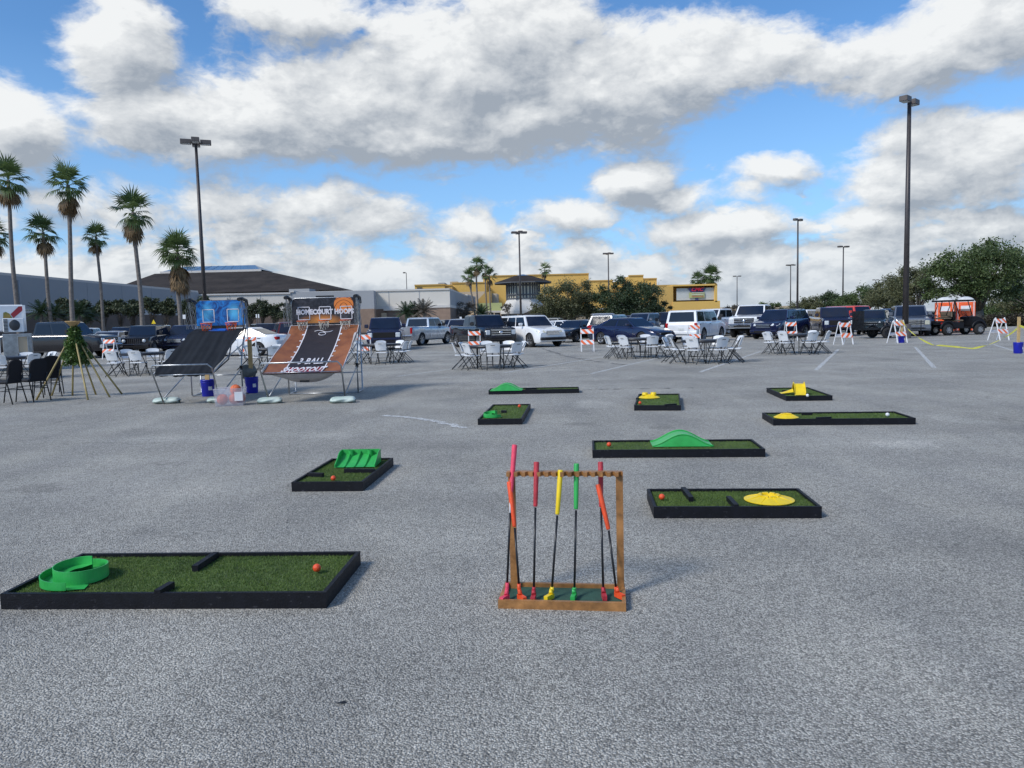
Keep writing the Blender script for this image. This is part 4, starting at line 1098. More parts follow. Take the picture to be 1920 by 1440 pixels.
    def pane(a, b_, c_, d_, u0, u1, v0, v1, nm, mt, off=.012):
        """a,b bottom corners, d,c top corners"""
        nrm = (b_ - a).cross(d_ - a).normalized()
        def P(u_, v_): return a.lerp(b_, u_).lerp(d_.lerp(c_, u_), v_) + nrm * off
        q_ = [P(u0, v0), P(u1, v0), P(u1, v1), P(u0, v1)]
        mb_ = MB(); mb_.add(q_ + [p - nrm * .010 for p in q_], [(0, 1, 2, 3), (0, 4, 5, 1), (1, 5, 6, 2), (2, 6, 7, 3), (3, 7, 4, 0)])
        # slim dark seal proud of the pillar
        return mb_.build(nm, mt, root)
    pane(base[0], base[1], up[1], up[0], .05, .95, .10, .96, 'windshield', M['glass2'])
    pane(base[2], base[3], up[3], up[2], .08, .92, .20 if not bed else .12, .93, 'rear_window', M['glass'])
    for (u0, u1) in K['side']:
        pane(base[1], base[2], up[2], up[1], u0, u1, .13, .92, 'side_window', M['glass'])
        pane(base[3], base[0], up[0], up[3], 1 - u1, 1 - u0, .13, .92, 'side_window', M['glass'])
    # door seams and handles
    def xs(y, z):
        s = y / L + .5; hi = interp(top, s) + lz; return hw(s, (z - cl - lz) / (hi - cl - lz))
    dy = [Y(g[0]) + .12, (Y(g[0]) + Y(g[3])) / 2 - (.05 if kind != 'pickup' else -.0), Y(g[3]) - .25 if kind != 'pickup' else Y(g[3]) - .03]
    for sg in (-1, 1):
        sm_ = MB()
        for y in dy:
            for k in range(4):
                z0 = cl + lz + .12 + k * .14; z1 = z0 + .14
                if z1 > interp(top, y / L + .5) + lz - .03: break
                sm_.add([V((sg * (xs(y, z) + .003), yy, z)) for (yy, z) in ((y - .006, z0), (y + .006, z0), (y + .006, z1), (y - .006, z1))], [(0, 1, 2, 3)])
        sm_.build('door_seam', M['trim'], root)
        for y in dy[1:]:
            zz = interp(top, y / L + .5) + lz - .15
            MB().box((sg * (xs(y, zz) - .01), y - .26, zz - .015), (sg * (xs(y, zz) + .03), y - .08, zz + .015), bev=.006).build('door_handle', pm if pn not in ('white',) else M['trim'], root)
        zm = interp(top, g[0]) + lz + .06; ym_ = Y(g[0]) + .42 * (1 if not box else .7)
        MB().box((sg * (W / 2 - .04), ym_ - .06, zm), (sg * (W / 2 + .19), ym_ + .06, zm + (.15 if not box else .22)), bev=.03).build('mirror', M['trim'] if pn in ('white', 'silver') and box else pm, root)
        if bed or kind == 'bigsuv': MB().box((sg * (W / 2 - .1), axy[0] + wr * 1.3, cl + lz - .02), (sg * (W / 2 + .03), axy[1] - wr * 1.3, cl + lz + .04), bev=.01).build('side_step', M['trim'], root)
        # front lamps
    zf = interp(top, .03) + lz; yf = Y(0); gh_ = .26 if box else .16
    for sg in (-1, 1):
        if kind == 'jeep':
            MB().lathe([(0, -.03), (.09, -.025), (.105, 0), (.105, .05)], (sg * .58, yf - .01, zf - .20), 20, 'Y').build('headlight', M[lamp], root)
        elif box:
            MB().box((sg * (W / 2 - .36), yf - .03, zf - .37), (sg * (W / 2 - .10), yf + .14, zf - .10), bev=.03).build('headlight', M[lamp], root)
        else:
            o = MB(); o.add([V((sg * x, y, z)) for (x, y, z) in ((W / 2 - .52, yf - .02, zf - .14), (W / 2 - .15, yf + .03, zf - .16), (W / 2 - .055, yf + .28, zf - .05), (W / 2 - .17, yf + .34, zf + .045), (W / 2 - .42, yf + .10, zf - .01),
                       (W / 2 - .50, yf + .1, zf - .14), (W / 2 - .2, yf + .2, zf - .16))], [(0, 1, 2, 3, 4), (0, 5, 6, 1), (1, 6, 2), (0, 4, 5)]); o.build('headlight', M[lamp], root)
    if kind == 'jeep':
        g_ = MB()
        for k in range(7): g_.box((-.36 + k * .11, yf - .02, zf - .38), (-.30 + k * .11, yf + .02, zf - .08))
        g_.build('grille', M['trim'], root)
    else:
        gw = W / 2 - (.40 if box else .55)
        gz0, gz1 = (zf - .42, zf - .08) if box else (zf - .22, zf - .07)
        go_ = MB().box((-gw, yf - .025, gz0), (gw, yf + .03, gz1), bev=.02).build('grille', M['under'], root)
        if grille != 'trim':
            t_ = MB(); 
            for k in range(bars): 
                z = gz0 + (gz1 - gz0) * (k + .5) / bars; t_.box((-gw + .02, yf - .045, z - .022), (gw - .02, yf - .024, z + .022))
            t_.box((-gw - .02, yf - .05, gz1 - .01), (gw + .02, yf - .02, gz1 + .025)); t_.box((-gw - .02, yf - .05, gz0 - .025), (gw + .02, yf - .02, gz0 + .01))
            t_.build('grille_bar', M[grille], go_)
        if badge:
            MB().lathe([(0, -.02), (.085, -.02), (.10, 0)], (0, yf - .045, (gz0 + gz1) / 2), 20, 'Y').build('badge', M['chrome'], go_)
    bm = M[bumper] if bumper else (pm if not box else M['chrome'] if pn in ('silver',) else pm)
    zbp = cl + lz + .12
    bw = W / 2 - (.04 if box else .14)
    MB().box((-bw, yf - .10, zbp), (bw, yf + .15, zbp + (.24 if box else .16)), bev=.05).build('front_bumper', bm, root)
    MB().box((-bw * .62, yf - .108, zbp + .03), (bw * .62, yf - .09, zbp + .12)).build('air_intake', M['under'], root)
    MB().box((-bw, Y(1) - .12, zbp + .04), (bw, Y(1) + .08, zbp + .24), bev=.05).build('rear_bumper', bm, root)
    MB().box((-.16, Y(1) + .085 if not box else Y(1) + .01, zbp + .28 if box else zbp + .06), (.16, Y(1) + .092 if not box else Y(1) + .02, zbp + .42 if box else zbp + .20)).build('number_plate', M['plate'], root)
    zr = interp(top, .97) + lz
    for sg in (-1, 1):
        if box: MB().box((sg * (W / 2 - .22), Y(1) - .10, zr - .46), (sg * (W / 2 - .06), Y(1) + .012, zr - .06), bev=.02).build('taillight', M['tail'], root)
        else: MB().box((sg * (W / 2 - .50), Y(1) - .16, zr - .22), (sg * (W / 2 - .12), Y(1) + .008, zr - .06), bev=.025).build('taillight', M['tail'], root)
    # wheels
    for i, a in enumerate(axy):
        for sg in (-1, 1):
            tw = .11 if not box else .135; cx = sg * (W / 2 - tw - .01)
            t_ = MB(); t_.lathe([(wr * .64, -tw), (wr * .92, -tw), (wr, -tw * .75), (wr, tw * .75), (wr * .92, tw), (wr * .64, tw)], (cx, a, wr), 24, 'X')
            wo_ = t_.build('wheel', M['tyre'], root)
            r_ = MB(); r_.lathe([(wr * .66, tw * .9 * sg), (wr * .62, tw * .55 * sg), (0, tw * .35 * sg)], (cx, a, wr), 24, 'X', False)
            for k in range(5 if not box else 6):
                an = k * 2 * math.pi / (5 if not box else 6) + .3
                r_.bar((cx + sg * tw * .75, a + .04 * math.cos(an), wr + .04 * math.sin(an)), (cx + sg * tw * .8, a + wr * .62 * math.cos(an), wr + wr * .62 * math.sin(an)), .06, .03, up=(1, 0, 0))
            r_.lathe([(wr * .66, tw * .95 * sg), (wr * .6, tw * .98 * sg), (wr * .6, tw * .7 * sg)], (cx, a, wr), 24, 'X')
            r_.build('rim', M[rim], wo_)
    if roof_rack:
        for sg in (-1, 1): MB().tube([(sg * (wt - .05), Y(g[1]) + .3, Hh - .03), (sg * (wt - .05), Y(g[1]) + .38, Hh + .05), (sg * (wt - .05), Y(g[2]) - .4, Hh + .05), (sg * (wt - .05), Y(g[2]) - .3, Hh - .03)], .018, 6).build('roof_rail', M['trim'], root)
    return root
v = vehicle
v('pickup', 'black', 'long black crew-cab pickup parked beside the white food trailer', 'pickup truck', 104, 42.5, 58, 'pickup_truck', 1.06, grille='chrome', bumper='chrome')
v('sedan', 'silver', 'silver sedan behind the leftmost striped barricade', 'sedan', 206, 47, -22, 'parked_sedan', 1.02)
v('suv', 'white', 'white vehicle peeking out behind the leafy bamboo stand', 'suv', 150, 57, -20, 'parked_suv')
v('suv', 'black', 'dark suv mostly hidden behind the silver sedan at left', 'suv', 233, 58, -15, 'parked_suv')
v('jeep', 'black', 'boxy black suv with clear headlights and slotted grille', 'suv', 275, 46.5, -20, 'parked_suv', .98)
v('sedan', 'blue', 'dark blue sedan right behind the boxy black suv', 'sedan', 318, 54, -25, 'parked_sedan')
v('suv', 'navy', 'navy suv behind the grey cloth hoop game', 'suv', 352, 49, -20, 'parked_suv', grille='chrome')
v('sedan', 'white', 'white sedan seen from behind between the hoop games', 'sedan', 448, 40.5, -118, 'parked_sedan', 1.04)
v('sedan', 'black', 'black sedan behind the boot of the white sedan', 'sedan', 474, 54, 160, 'parked_sedan')
v('suv', 'black', 'black suv left of the maroon suv', 'suv', 497, 56, 10, 'parked_suv')
v('suv', 'maroon', 'maroon suv with yellowed square headlights', 'suv', 546, 43.5, 6, 'parked_suv', 1.0, lamp='oldlamp', grille='trim', badge=False)
v('pickup', 'navy', 'navy pickup facing the camera right of the orange hoop game', 'pickup truck', 724, 45, -3, 'pickup_truck', .97, grille='trim', rim='rimdark')
v('pickup', 'silver', 'silver pickup seen from its rear corner with red tail light', 'pickup truck', 790, 52, 150, 'pickup_truck', .97, bumper='chrome')
v('suv', 'black', 'small dark suv behind the silver pickup', 'suv', 846, 72, 10, 'parked_suv')
v('suv', 'silver', 'silver suv partly hidden left of the black pickup', 'suv', 862, 60, -8, 'parked_suv', grille='chrome')
v('pickup', 'black', 'black pickup with chrome grille behind a white chair table', 'pickup truck', 902, 44.5, 22, 'pickup_truck', .97, grille='chrome', badge=True)
v('sedan', 'teal', 'teal-grey car far behind the black pickup', 'sedan', 932, 66, -20, 'parked_sedan')
v('suv', 'blue', 'small blue suv farther back beyond the black pickup', 'suv', 926, 80, -15, 'parked_suv')
v('suv', 'white', 'white suv with chrome grille and dark lower bumper', 'suv', 992, 44, 32, 'parked_suv', 1.03, lamp='oldlamp', grille='chrome', roof_rack=True, bumper='trim')
v('suv', 'tan', 'small tan suv seen from behind beyond the white suv', 'suv', 1040, 72, 170, 'parked_suv', .95)
v('sedan', 'white', 'white sedan between the white suv and the black sedan', 'sedan', 1058, 60, 48, 'parked_sedan')
v('sedan', 'black', 'low black sedan behind the lone barricade', 'sedan', 1080, 51, -30, 'parked_sedan')
v('bigsuv', 'silver', 'tall silver suv behind the dark suv with red tail light', 'suv', 1130, 60, 5, 'parked_suv', grille='chrome')
v('suv', 'grey', 'dark grey suv seen from behind with red tail lights', 'suv', 1148, 50.5, 160, 'parked_suv', 1.0)
v('sedan', 'navy', 'navy sedan facing right behind the white chairs', 'sedan', 1183, 43.5, 48, 'parked_sedan', 1.05)
v('pickup', 'pewter', 'pewter grey pickup behind the navy sedan', 'pickup truck', 1214, 58, -32, 'pickup_truck', .95, grille='chrome')
v('suv', 'navy', 'navy suv far behind the pewter pickup', 'suv', 1172, 78, 10, 'parked_suv')
v('pickup', 'black', 'black pickup facing the camera left of the white suburban', 'pickup truck', 1258, 52, 4, 'pickup_truck', .95, badge=True)
v('bigsuv', 'white', 'white suburban wagon seen from behind, behind a barricade', 'suv', 1306, 45.5, 160, 'parked_suv', .98)
v('pickup', 'white', 'white lifted pickup beside the white suburban wagon', 'pickup truck', 1346, 57, -32, 'pickup_truck', 1.0, rim='rimdark', lift=.08, wr=.46)
v('suv', 'teal', 'dark teal hatchback between the two white pickups', 'hatchback', 1381, 62, 125, 'parked_hatchback', .92)
v('pickup', 'white', 'large white lifted pickup with chrome grille', 'pickup truck', 1417, 53, -14, 'pickup_truck', 1.06, grille='chrome', lift=.14, wr=.47, rim='rimdark', bumper='chrome', badge=True)
v('suv', 'navy', 'navy crossover with chrome grille bar behind the rightmost table', 'suv', 1464, 48, -24, 'parked_suv', 1.04, grille='chrome', roof_rack=True, bars=1)
v('jeep', 'white', 'white off-roader peeking out right of the navy crossover', 'off-roader', 1500, 60, -20, 'parked_suv')
v('pickup', 'navy', 'navy pickup behind the barricade left of the trailer', 'pickup truck', 1557, 50.5, 11, 'pickup_truck', .97, badge=True)
v('jeep', 'red', 'orange-red off-roader with big tyres', 'off-roader', 1603, 58, 48, 'parked_suv', 1.04, lift=.12, wr=.48, rim='rimdark')
v('suv', 'teal', 'dark teal compact suv behind the black mesh trailer', 'suv', 1640, 52, -6, 'parked_suv', .95, grille='chrome', bars=1)
v('suv', 'blue', 'blue suv beyond the trailer, left of the lamp post', 'suv', 1674, 64, -30, 'parked_suv')
v('bigsuv', 'pewter', 'pewter suv behind the tall lamp post', 'suv', 1704, 47, 5, 'parked_suv', .97, lamp='oldlamp', grille='chrome')
v('sedan', 'navy', 'dark navy car parked just left of the golf cart', 'sedan', 1740, 56, 70, 'parked_sedan')
v('suv', 'pewter', 'grey suv in the far row right of the yellow palm trunks', 'suv', 1010, 95, 0, 'parked_suv')
v('sedan', 'silver', 'silver car in the far row behind the black sedan', 'sedan', 1100, 90, 0, 'parked_sedan')
# ---- golf cart
def wheel(root, x, y, r, tw, rimm='rim', n=7):
    t_ = MB(); t_.lathe([(r * .56, -tw), (r * .9, -tw), (r, -tw * .7), (r, tw * .7), (r * .9, tw), (r * .56, tw)], (x, y, r), 24, 'X'); wo_ = t_.build('wheel', M['tyre'], root)
    r_ = MB()
    for sg in (-1, 1):
        r_.lathe([(r * .58, tw * .95 * sg), (r * .52, tw * .5 * sg), (0, tw * .4 * sg)], (x, y, r), 24, 'X', False)
        for k in range(n):
            an = k * 2 * math.pi / n; r_.bar((x + sg * tw * .8, y + .02 * math.cos(an), r + .02 * math.sin(an)), (x + sg * tw * .8, y + r * .55 * math.cos(an), r + r * .55 * math.sin(an)), .04, .02, up=(1, 0, 0))
    r_.build('rim', M[rimm], wo_)
gc = E('golf_cart', GX(1793, 45.5), R(98), 'black lifted golf cart with rear seat and folded windscreen', 'golf cart')
gc.scale = (1.06, 1.06, 1.08)
M['cartblack'] = mat('cart_black', (.010, .010, .013), .55, spec=.3); M['seat'] = mat('brown_seat_vinyl', (.16, .12, .08), .6); M['mesh_tint'] = mat('smoked_screen', (.10, .07, .06), .2, alpha=.75)
for y in (-1.0, .92):
    for x in (-.53, .53): wheel(gc, x, y, .30, .13)
b = MB()  # cowl
prof = [(-1.45, .50), (-1.40, .72), (-1.15, .92), (-.80, 1.02), (-.62, .98), (-.62, .55), (-.66, .40), (-.72, .36)]
def prism_x(poly, x0, x1): 
    return [V((x, p[0], p[1])) for x in (x0, x1) for p in poly], [tuple(range(len(poly))), tuple(range(len(poly), 2 * len(poly)))[::-1]] + [(i, len(poly) + i, len(poly) + (i + 1) % len(poly), (i + 1) % len(poly)) for i in range(len(poly))]
b.add(*prism_x(prof, -.50, .50)); b.build('front_cowl', M['cartblack'], gc)
for x in (-.53, .53):
    for yc in (-1.0, .92):
        f = MB(); f.tube([(x, yc + .42 * math.cos(t), .34 + .42 * math.sin(t)) for t in [i * math.pi / 8 for i in range(9)]], .06, 8); f.build('fender', M['cartblack'], gc)
MB().box((-.50, -.68, .36), (.50, .35, .44), bev=.02).build('floor', M['cartblack'], gc)
b = MB(); b.add(*prism_x([(-.08, .40), (-.08, .70), (.55, .74), (1.25, .80), (1.35, .72), (1.30, .50), (.5, .42)], -.52, .52)); b.build('rear_body', M['cartblack'], gc)
MB().box((-.48, -.10, .74), (.48, .42, .84), bev=.03).build('seat_cushion', M['seat'], gc)
MB().box((-.48, .38, .84), (.48, .50, 1.30), bev=.03).build('seat_back', M['black_fabric'], gc)
MB().box((-.46, .62, .88), (.46, 1.05, .97), bev=.03).build('rear_cushion', M['seat'], gc)
MB().box((-.46, .55, .97), (.46, .64, 1.30), bev=.03).build('rear_seat_back', M['seat'], gc)
MB().box((-.50, 1.10, .60), (.50, 1.75, .66)).build('rear_deck', M['cartblack'], gc)
b = MB()
for x in (-.48, .48): b.tube([(x, .55, .95), (x, 1.0, 1.10), (x, 1.55, 1.12), (x, 1.70, 1.05), (x, 1.70, .66)], .018, 6)
b.tube([(-.48, 1.62, 1.11), (.48, 1.62, 1.11)], .018, 6); b.build('grab_rail', M['blackmet'], gc)
b = MB()
for x in (-.50, .50):
    b.tube([(x, -.62, 1.0), (x, -.30, 1.85)], .028, 6); b.tube([(x, .45, .85), (x, .62, 1.30), (x, .50, 1.85)], .028, 6); b.tube([(x, 1.0, 1.1), (x, .78, 1.6), (x, .85, 1.85)], .024, 6)
b.build('roof_strut', M['blackmet'], gc)
MB().box((-.58, -.66, 1.83), (.58, 1.12, 1.92), bev=.03).build('roof', M['cartblack'], gc)
b = MB(); b.add([(-.48, -.63, 1.02), (.48, -.63, 1.02), (.48, -.50, 1.42), (-.48, -.50, 1.42)], [(0, 1, 2, 3)]); b.build('windscreen', M['mesh_tint'], gc)
st = MB(); st.tube([(-.25, -.60, .95), (-.25, -.28, 1.18)], .016, 6); st.build('steering_column', M['blackmet'], gc)
st = MB(); st.tube([(-.25 + .17 * math.cos(t), -.27 + .10 * math.sin(t), 1.19 - .14 * -math.sin(t)) for t in [i * math.pi / 8 for i in range(16)]], .013, 6, closed=True); st.build('steering_wheel', M['blackmet'], gc)
for x in (-.53, .53): MB().box((x - .02, 1.2, .62), (x + .005, 1.34, .70), bev=.01).build('taillight', M['tail'], gc)
for x in (-.36, .36): MB().lathe([(0, -.02), (.07, -.01), (.08, .03)], (x, -1.42, .70), 16, 'Y').build('headlight', M['lamp'], gc)
# ---- utility trailer
tr = E('utility_trailer', GX(1650, 43.5), R(90), 'black mesh utility trailer with upright ramp gate', 'trailer')
for x in (-.72, .72):
    b = MB(); b.bar((x, -1.2, .55), (x, 1.2, .55), .05, .05); b.bar((x, -1.2, .85), (x, 1.2, .85), .04, .04)
    for k in range(5): b.bar((x, -1.18 + k * .59, .55), (x, -1.18 + k * .59, .85), .035, .035)
    b.build('side_rail', M['blackmet'], tr)
    wheel(tr, x * 1.22, 0, .30, .10, 'rimdark')
    MB().tube([(x * 1.22, .36 * math.cos(t), .33 + .36 * math.sin(t)) for t in [i * math.pi / 8 for i in range(9)]], .07, 6).build('fender', M['blackmet'], tr)
MB().box((-.74, -1.2, .48), (.74, 1.2, .53)).build('deck', M['blackmet'], tr)
b = MB(); b.bar((-.35, -1.2, .5), (0, -2.3, .5), .06, .06); b.bar((.35, -1.2, .5), (0, -2.3, .5), .06, .06); b.bar((0, -2.3, .5), (0, -2.6, .5), .07, .06); b.tube([(0, -2.35, .95), (0, -2.35, .05)], .03, 8)
b.build('tongue', M['blackmet'], tr)
g_ = MB()
for k in range(7): g_.bar((-.72 + k * .24, 1.24, .45), (-.72 + k * .24, 1.24, 1.55), .03, .03)
for k in range(5): g_.bar((-.72, 1.24, .5 + k * .26), (.72, 1.24, .5 + k * .26), .03, .03)
g_.build('ramp_gate', M['blackmet'], tr)
g_ = MB()
for k in range(30): g_.box((-.70 + k * .048, 1.245, .47), (-.668 + k * .048, 1.252, 1.53))
g_.build('gate_mesh', M['blackmet'], tr)
# ---- portable toilets
def potty(px, d, rz, lab):
    root = E('portable_toilet', GX(px, d), R(rz), lab, 'portable toilet', 'portable toilets'); W_ = .56
    MB().box((-W_, -W_, .02), (W_, W_, .12), bev=.02).build('skid_base', M['greymet'], root)
    b = MB(); b.box((-W_ + .02, -W_ + .02, .12), (W_ - .02, W_ - .02, 2.0), bev=.03); b.build('cabin_wall', M['orange'], root)
    MB().box((-.38, -W_ - .005, .16), (.38, -W_ + .022, 1.92), bev=.015).build('door', M['orange'], root)
    rb = MB()
    for x in (-.42, -.47, .42, .47): rb.box((x - .012, -W_ - .01, .14), (x + .012, -W_ + .021, 1.96))
    rb.build('door_frame', M['whitepaint'], root)
    MB().box((-.28, -W_ - .015, 1.42), (.28, -W_ - .006, 1.74)).build('notice', M['whitepaint'], root)
    MB().box((.28, -W_ - .03, 1.0), (.34, -W_ - .006, 1.12)).build('latch', M['blackpl'], root)
    r = MB()
    def f(u, v):
        x = (u - .5) * 2; y = (v - .5) * 2
        return V((x * (W_ - .03), y * (W_ - .03), 2.0 + .34 * (max(0, 1 - x * x)) ** .5 * (max(0, 1 - .85 * y * y)) ** .5))
    r.grid(f, 14, 8); 
    for s, fl in ((0, True), (1, False)):
        r.grid(lambda u, t: V((f(u, s).x, f(u, s).y, 1.97 + (f(u, s).z - 1.97) * t)), 14, 3, True, fl)
    for s, fl in ((0, False), (1, True)):
        r.grid(lambda v_, t: V((f(s, v_).x, f(s, v_).y, 1.97 + (f(s, v_).z - 1.97) * t)), 8, 2, True, fl)
    r.build('domed_roof', M['dome'], root)
M['dome'] = mat('translucent_dome', (.66, .66, .64), .4, var=.1)
potty(1771, 50, -26, 'left of the two orange portable toilets with domed white roof')
potty(1810, 50, -28, 'right of the two orange portable toilets, behind the cart windscreen')
# ================================================================ lamp posts
M['pole'] = mat('bronze_pole_paint', (.055, .048, .048), .45, var=.15, metal=.2)
M['lamphead'] = mat('bronze_lamp_head', (.10, .085, .078), .5, var=.12)
M['concrete'] = mat('concrete_base', (.30, .29, .28), .85, bump=.3, var=.15)
def lamp(px, d, ytop, lab, heads=4, rz=.3, r=.10, hs=1.0, base=False):
    b0 = GX(px, d); top = D(px, ytop, d).z; root = E('lamp_post', b0, 0, lab, 'lamp post', 'parking lot lamp posts')
    MB().tube([(0, 0, 0), (0, 0, top - .15)], [r * 1.25, r * .75], 12).build('pole', M['pole'], root)
    if base: MB().lathe([(0, .78), (.26, .78), (.29, .74), (.29, 0)], n=24).build('base', M['lamphead'], root)
    arm = MB()
    for k in range(heads):
        a = rz + k * 2 * math.pi / heads; dx, dy = math.cos(a), math.sin(a)
        arm.bar((0, 0, top - .22), (.35 * hs * dx, .35 * hs * dy, top - .20), .07, .07)
        Mx = Matrix.Translation((.62 * hs * dx, .62 * hs * dy, top - .26)) @ Matrix.Rotation(a, 4, 'Z')
        h_ = MB(); h_.box((-.34 * hs, -.25 * hs, -.02), (.34 * hs, .25 * hs, .26), Mx, bev=.02); o = h_.build('lamp_head', M['lamphead'], root)
        MB().box((-.28 * hs, -.2 * hs, -.035), (.28 * hs, .2 * hs, -.022), Mx).build('lens', M['lamp'], o)
    arm.build('bracket', M['pole'], root)
lamp(1698, 42, 184, 'tallest lamp post, standing by the bucket with yellow tape', 2, .72, .13, .86, True)
lamp(387, 52, 262, 'tall lamp post rising behind the blue hoop game', 4, .35, .12, 1.0)
lamp(977, 108, 434, 'lamp post in front of the dark-roofed pavilion', 4, .2, .13, 1.15)
lamp(1142, 146, 474, 'lamp post behind the dark round tree', 4, .1, .13, 1.05)
lamp(1495, 101, 410, 'lamp post nearest the navy crossover, second tallest on the right', 2, .6, .12, .85)
lamp(1482, 190, 496, 'short far lamp post just left of the taller one', 4, .1, .13, 1.2)
lamp(1580, 143, 461, 'lamp post above the navy pickup by the trailer', 2, .3, .13, 1.2)
lamp(1382, 240, 517, 'pale distant lamp post right of the cinema sign', 2, .1, .14, 1.3)
lamp(1641, 280, 524, 'tiny far lamp post above the tree line', 2, .1, .13, 1.2)
lamp(765, 185, 510, 'thin mast rising above the beige store roof', 1, 3.0, .10, .8)
# ================================================================ palms
M['trunk'] = mat('palm_trunk_bark', (.20, .175, .155), .9, var=.25, vs=5, bump=.5, bs=25)
M['frond'] = mat('palm_frond', (.13, .19, .062), .5, var=.3, vs=.9, transl=.35, col2=(.065, .105, .036))
M['deadfrond'] = mat('dead_palm_frond', (.26, .17, .08), .8, var=.3, vs=1.5, col2=(.13, .085, .045))
def fan(vs, fs, c, d, size, r, droop, nl=15, spread=1.35):
    side = d.cross(V((0, 0, 1))); side = side.normalized() if side.length > .05 else V((1, 0, 0))
    side = (side + V((r.gauss(0, .2), r.gauss(0, .2), r.gauss(0, .2)))).normalized()
    pet = c + d * size * .42
    k = len(vs); w_ = side * .02 * size; vs += [c + w_, c - w_, pet - w_, pet + w_]; fs.append((k, k + 1, k + 2, k + 3))
    for i in range(nl):
        a = (i / (nl - 1) - .5) * 2 * spread; L = size * .70 * (1 - .22 * abs(a) / spread) * r.uniform(.85, 1.1)
        ld = (d * math.cos(a) + side * math.sin(a)).normalized(); wv = ld.cross(d.cross(side)).normalized() * .032 * size
        p1 = pet + ld * L * .55; ld2 = (ld + V((0, 0, -droop * r.uniform(.7, 1.3)))).normalized(); p2 = p1 + ld2 * L * .5
        k = len(vs); vs += [pet, p1 + wv, p2, p1 - wv]; fs.append((k, k + 1, k + 2, k + 3))
def palm(pb, ptop, lab, size=1.9, tr=.19, seed=1, skirt=1.0, nf=24, lean=0.0, group='tall fan palms in front of the store', windy=0.0, shaggy=0.0):
    """pb = (px, dist) of the base, ptop = pixel of the crown centre"""
    b0 = GX(pb[0], pb[1]); tp_ = D(ptop[0], ptop[1], pb[1]); root = E('fan_palm', b0, 0, lab, 'palm tree', group); r = random.Random(seed)
    H = tp_.z; dx = tp_.x - b0.x; pts = []; n = 14
    for i in range(n + 1):
        t = i / n; pts.append(V((dx * (t ** 1.3) + .05 * math.sin(t * 7 + seed), .05 * math.cos(t * 5), H * t)))
    rs = [tr * (1.35 - .35 * min(1, i / n * 5)) * (1 - .28 * i / n) for i in range(n + 1)]
    MB().tube(pts, rs, 10).build('trunk', M['trunk'], root)
    c = pts[-1]; vs = []; fs = []
    for i in range(nf):
        a = i * 2.39996 + r.uniform(-.2, .2); e = R(82) - R(135) * (i / nf) ** .9 + r.uniform(-.1, .1)
        d = V((math.cos(a) * math.cos(e), math.sin(a) * math.cos(e), math.sin(e)))
        d = (d + V((windy + .10 * math.sin(seed * 1.7), 0, 0))).normalized()
        if i > 4 and r.random() < .12: continue
        fan(vs, fs, c, d, size * r.uniform(.85, 1.12), r, .35 + .75 * (i / nf))
    MB().add(vs, fs).build('crown', M['frond'], root)
    if skirt > 0:
        vs = []; fs = []
        for i in range(int(26 * skirt)):
            a = r.uniform(0, 6.28); e = R(-r.uniform(58, 86)); d = V((math.cos(a) * math.cos(e), math.sin(a) * math.cos(e), math.sin(e)))
            fan(vs, fs, c + V((0, 0, -.3 - r.uniform(0, shaggy))), d, size * r.uniform(.75, 1.1), r, .9, 10, .8)
        MB().add(vs, fs).build('dead_frond_skirt', M['deadfrond'], root)
palm((35, 66), (14, 338), 'tall fan palm at the left edge, leaning left', 2.0, .20, 1, 1.0)
palm((98, 68), (80, 436), 'shorter fan palm between the two tallest ones at left', 1.75, .18, 2, .8)
palm((137, 64), (128, 347), 'tallest straight fan palm behind the bamboo stand', 2.0, .20, 3, 1.3, shaggy=.5)
palm((195, 70), (181, 444), 'small slim fan palm fourth from the left', 1.35, .15, 4, .6, 28)
palm((268, 66), (250, 398), 'fan palm with orange-brown skirt above the boxy black suv', 2.0, .20, 5, 1.2, shaggy=.4)
palm((338, 62), (332, 474), 'short fan palm with a big shaggy grey skirt', 1.85, .19, 6, 3.2, 38, shaggy=1.5)
palm((-22, 68), (-14, 440), 'palm mostly beyond the left edge of the photo', 1.6, .18, 7, .8)
palm((893, 160), (878, 519), 'leftmost of the small far palms by the shaded store corner', 1.9, .2, 11, .3, 20, group='wind-blown far palms', windy=.15)
palm((896, 160), (893, 497), 'tallest far palm at the shaded store corner', 2.1, .22, 12, .4, 20, group='wind-blown far palms', windy=.3)
palm((914, 175), (909, 508), 'far palm left of the pair in front of the yellow mall', 1.8, .2, 13, .4, 18, group='wind-blown far palms', windy=.3)
palm((921, 175), (917, 517), 'lower far palm of the pair in front of the yellow mall', 2.0, .2, 14, .3, 18, group='wind-blown far palms', windy=.4)
palm((1021, 190), (1021, 506), 'lone far palm just right of the pavilion roof', 2.0, .22, 15, .4, 18, group='wind-blown far palms', windy=.35)
palm((1309, 225), (1309, 524), 'smaller palm rising above the cinema sign wall', 2.6, .3, 16, .4, 30, group='palms behind the cinema wall')
palm((1333, 225), (1333, 517), 'taller palm rising above the cinema sign wall', 3.4, .3, 17, .6, 36, group='palms behind the cinema wall')
palm((882, 215), (884, 512), 'dark palm top showing above the yellow mall roof', 2.0, .3, 18, 0, 16, group='palms behind the cinema wall')
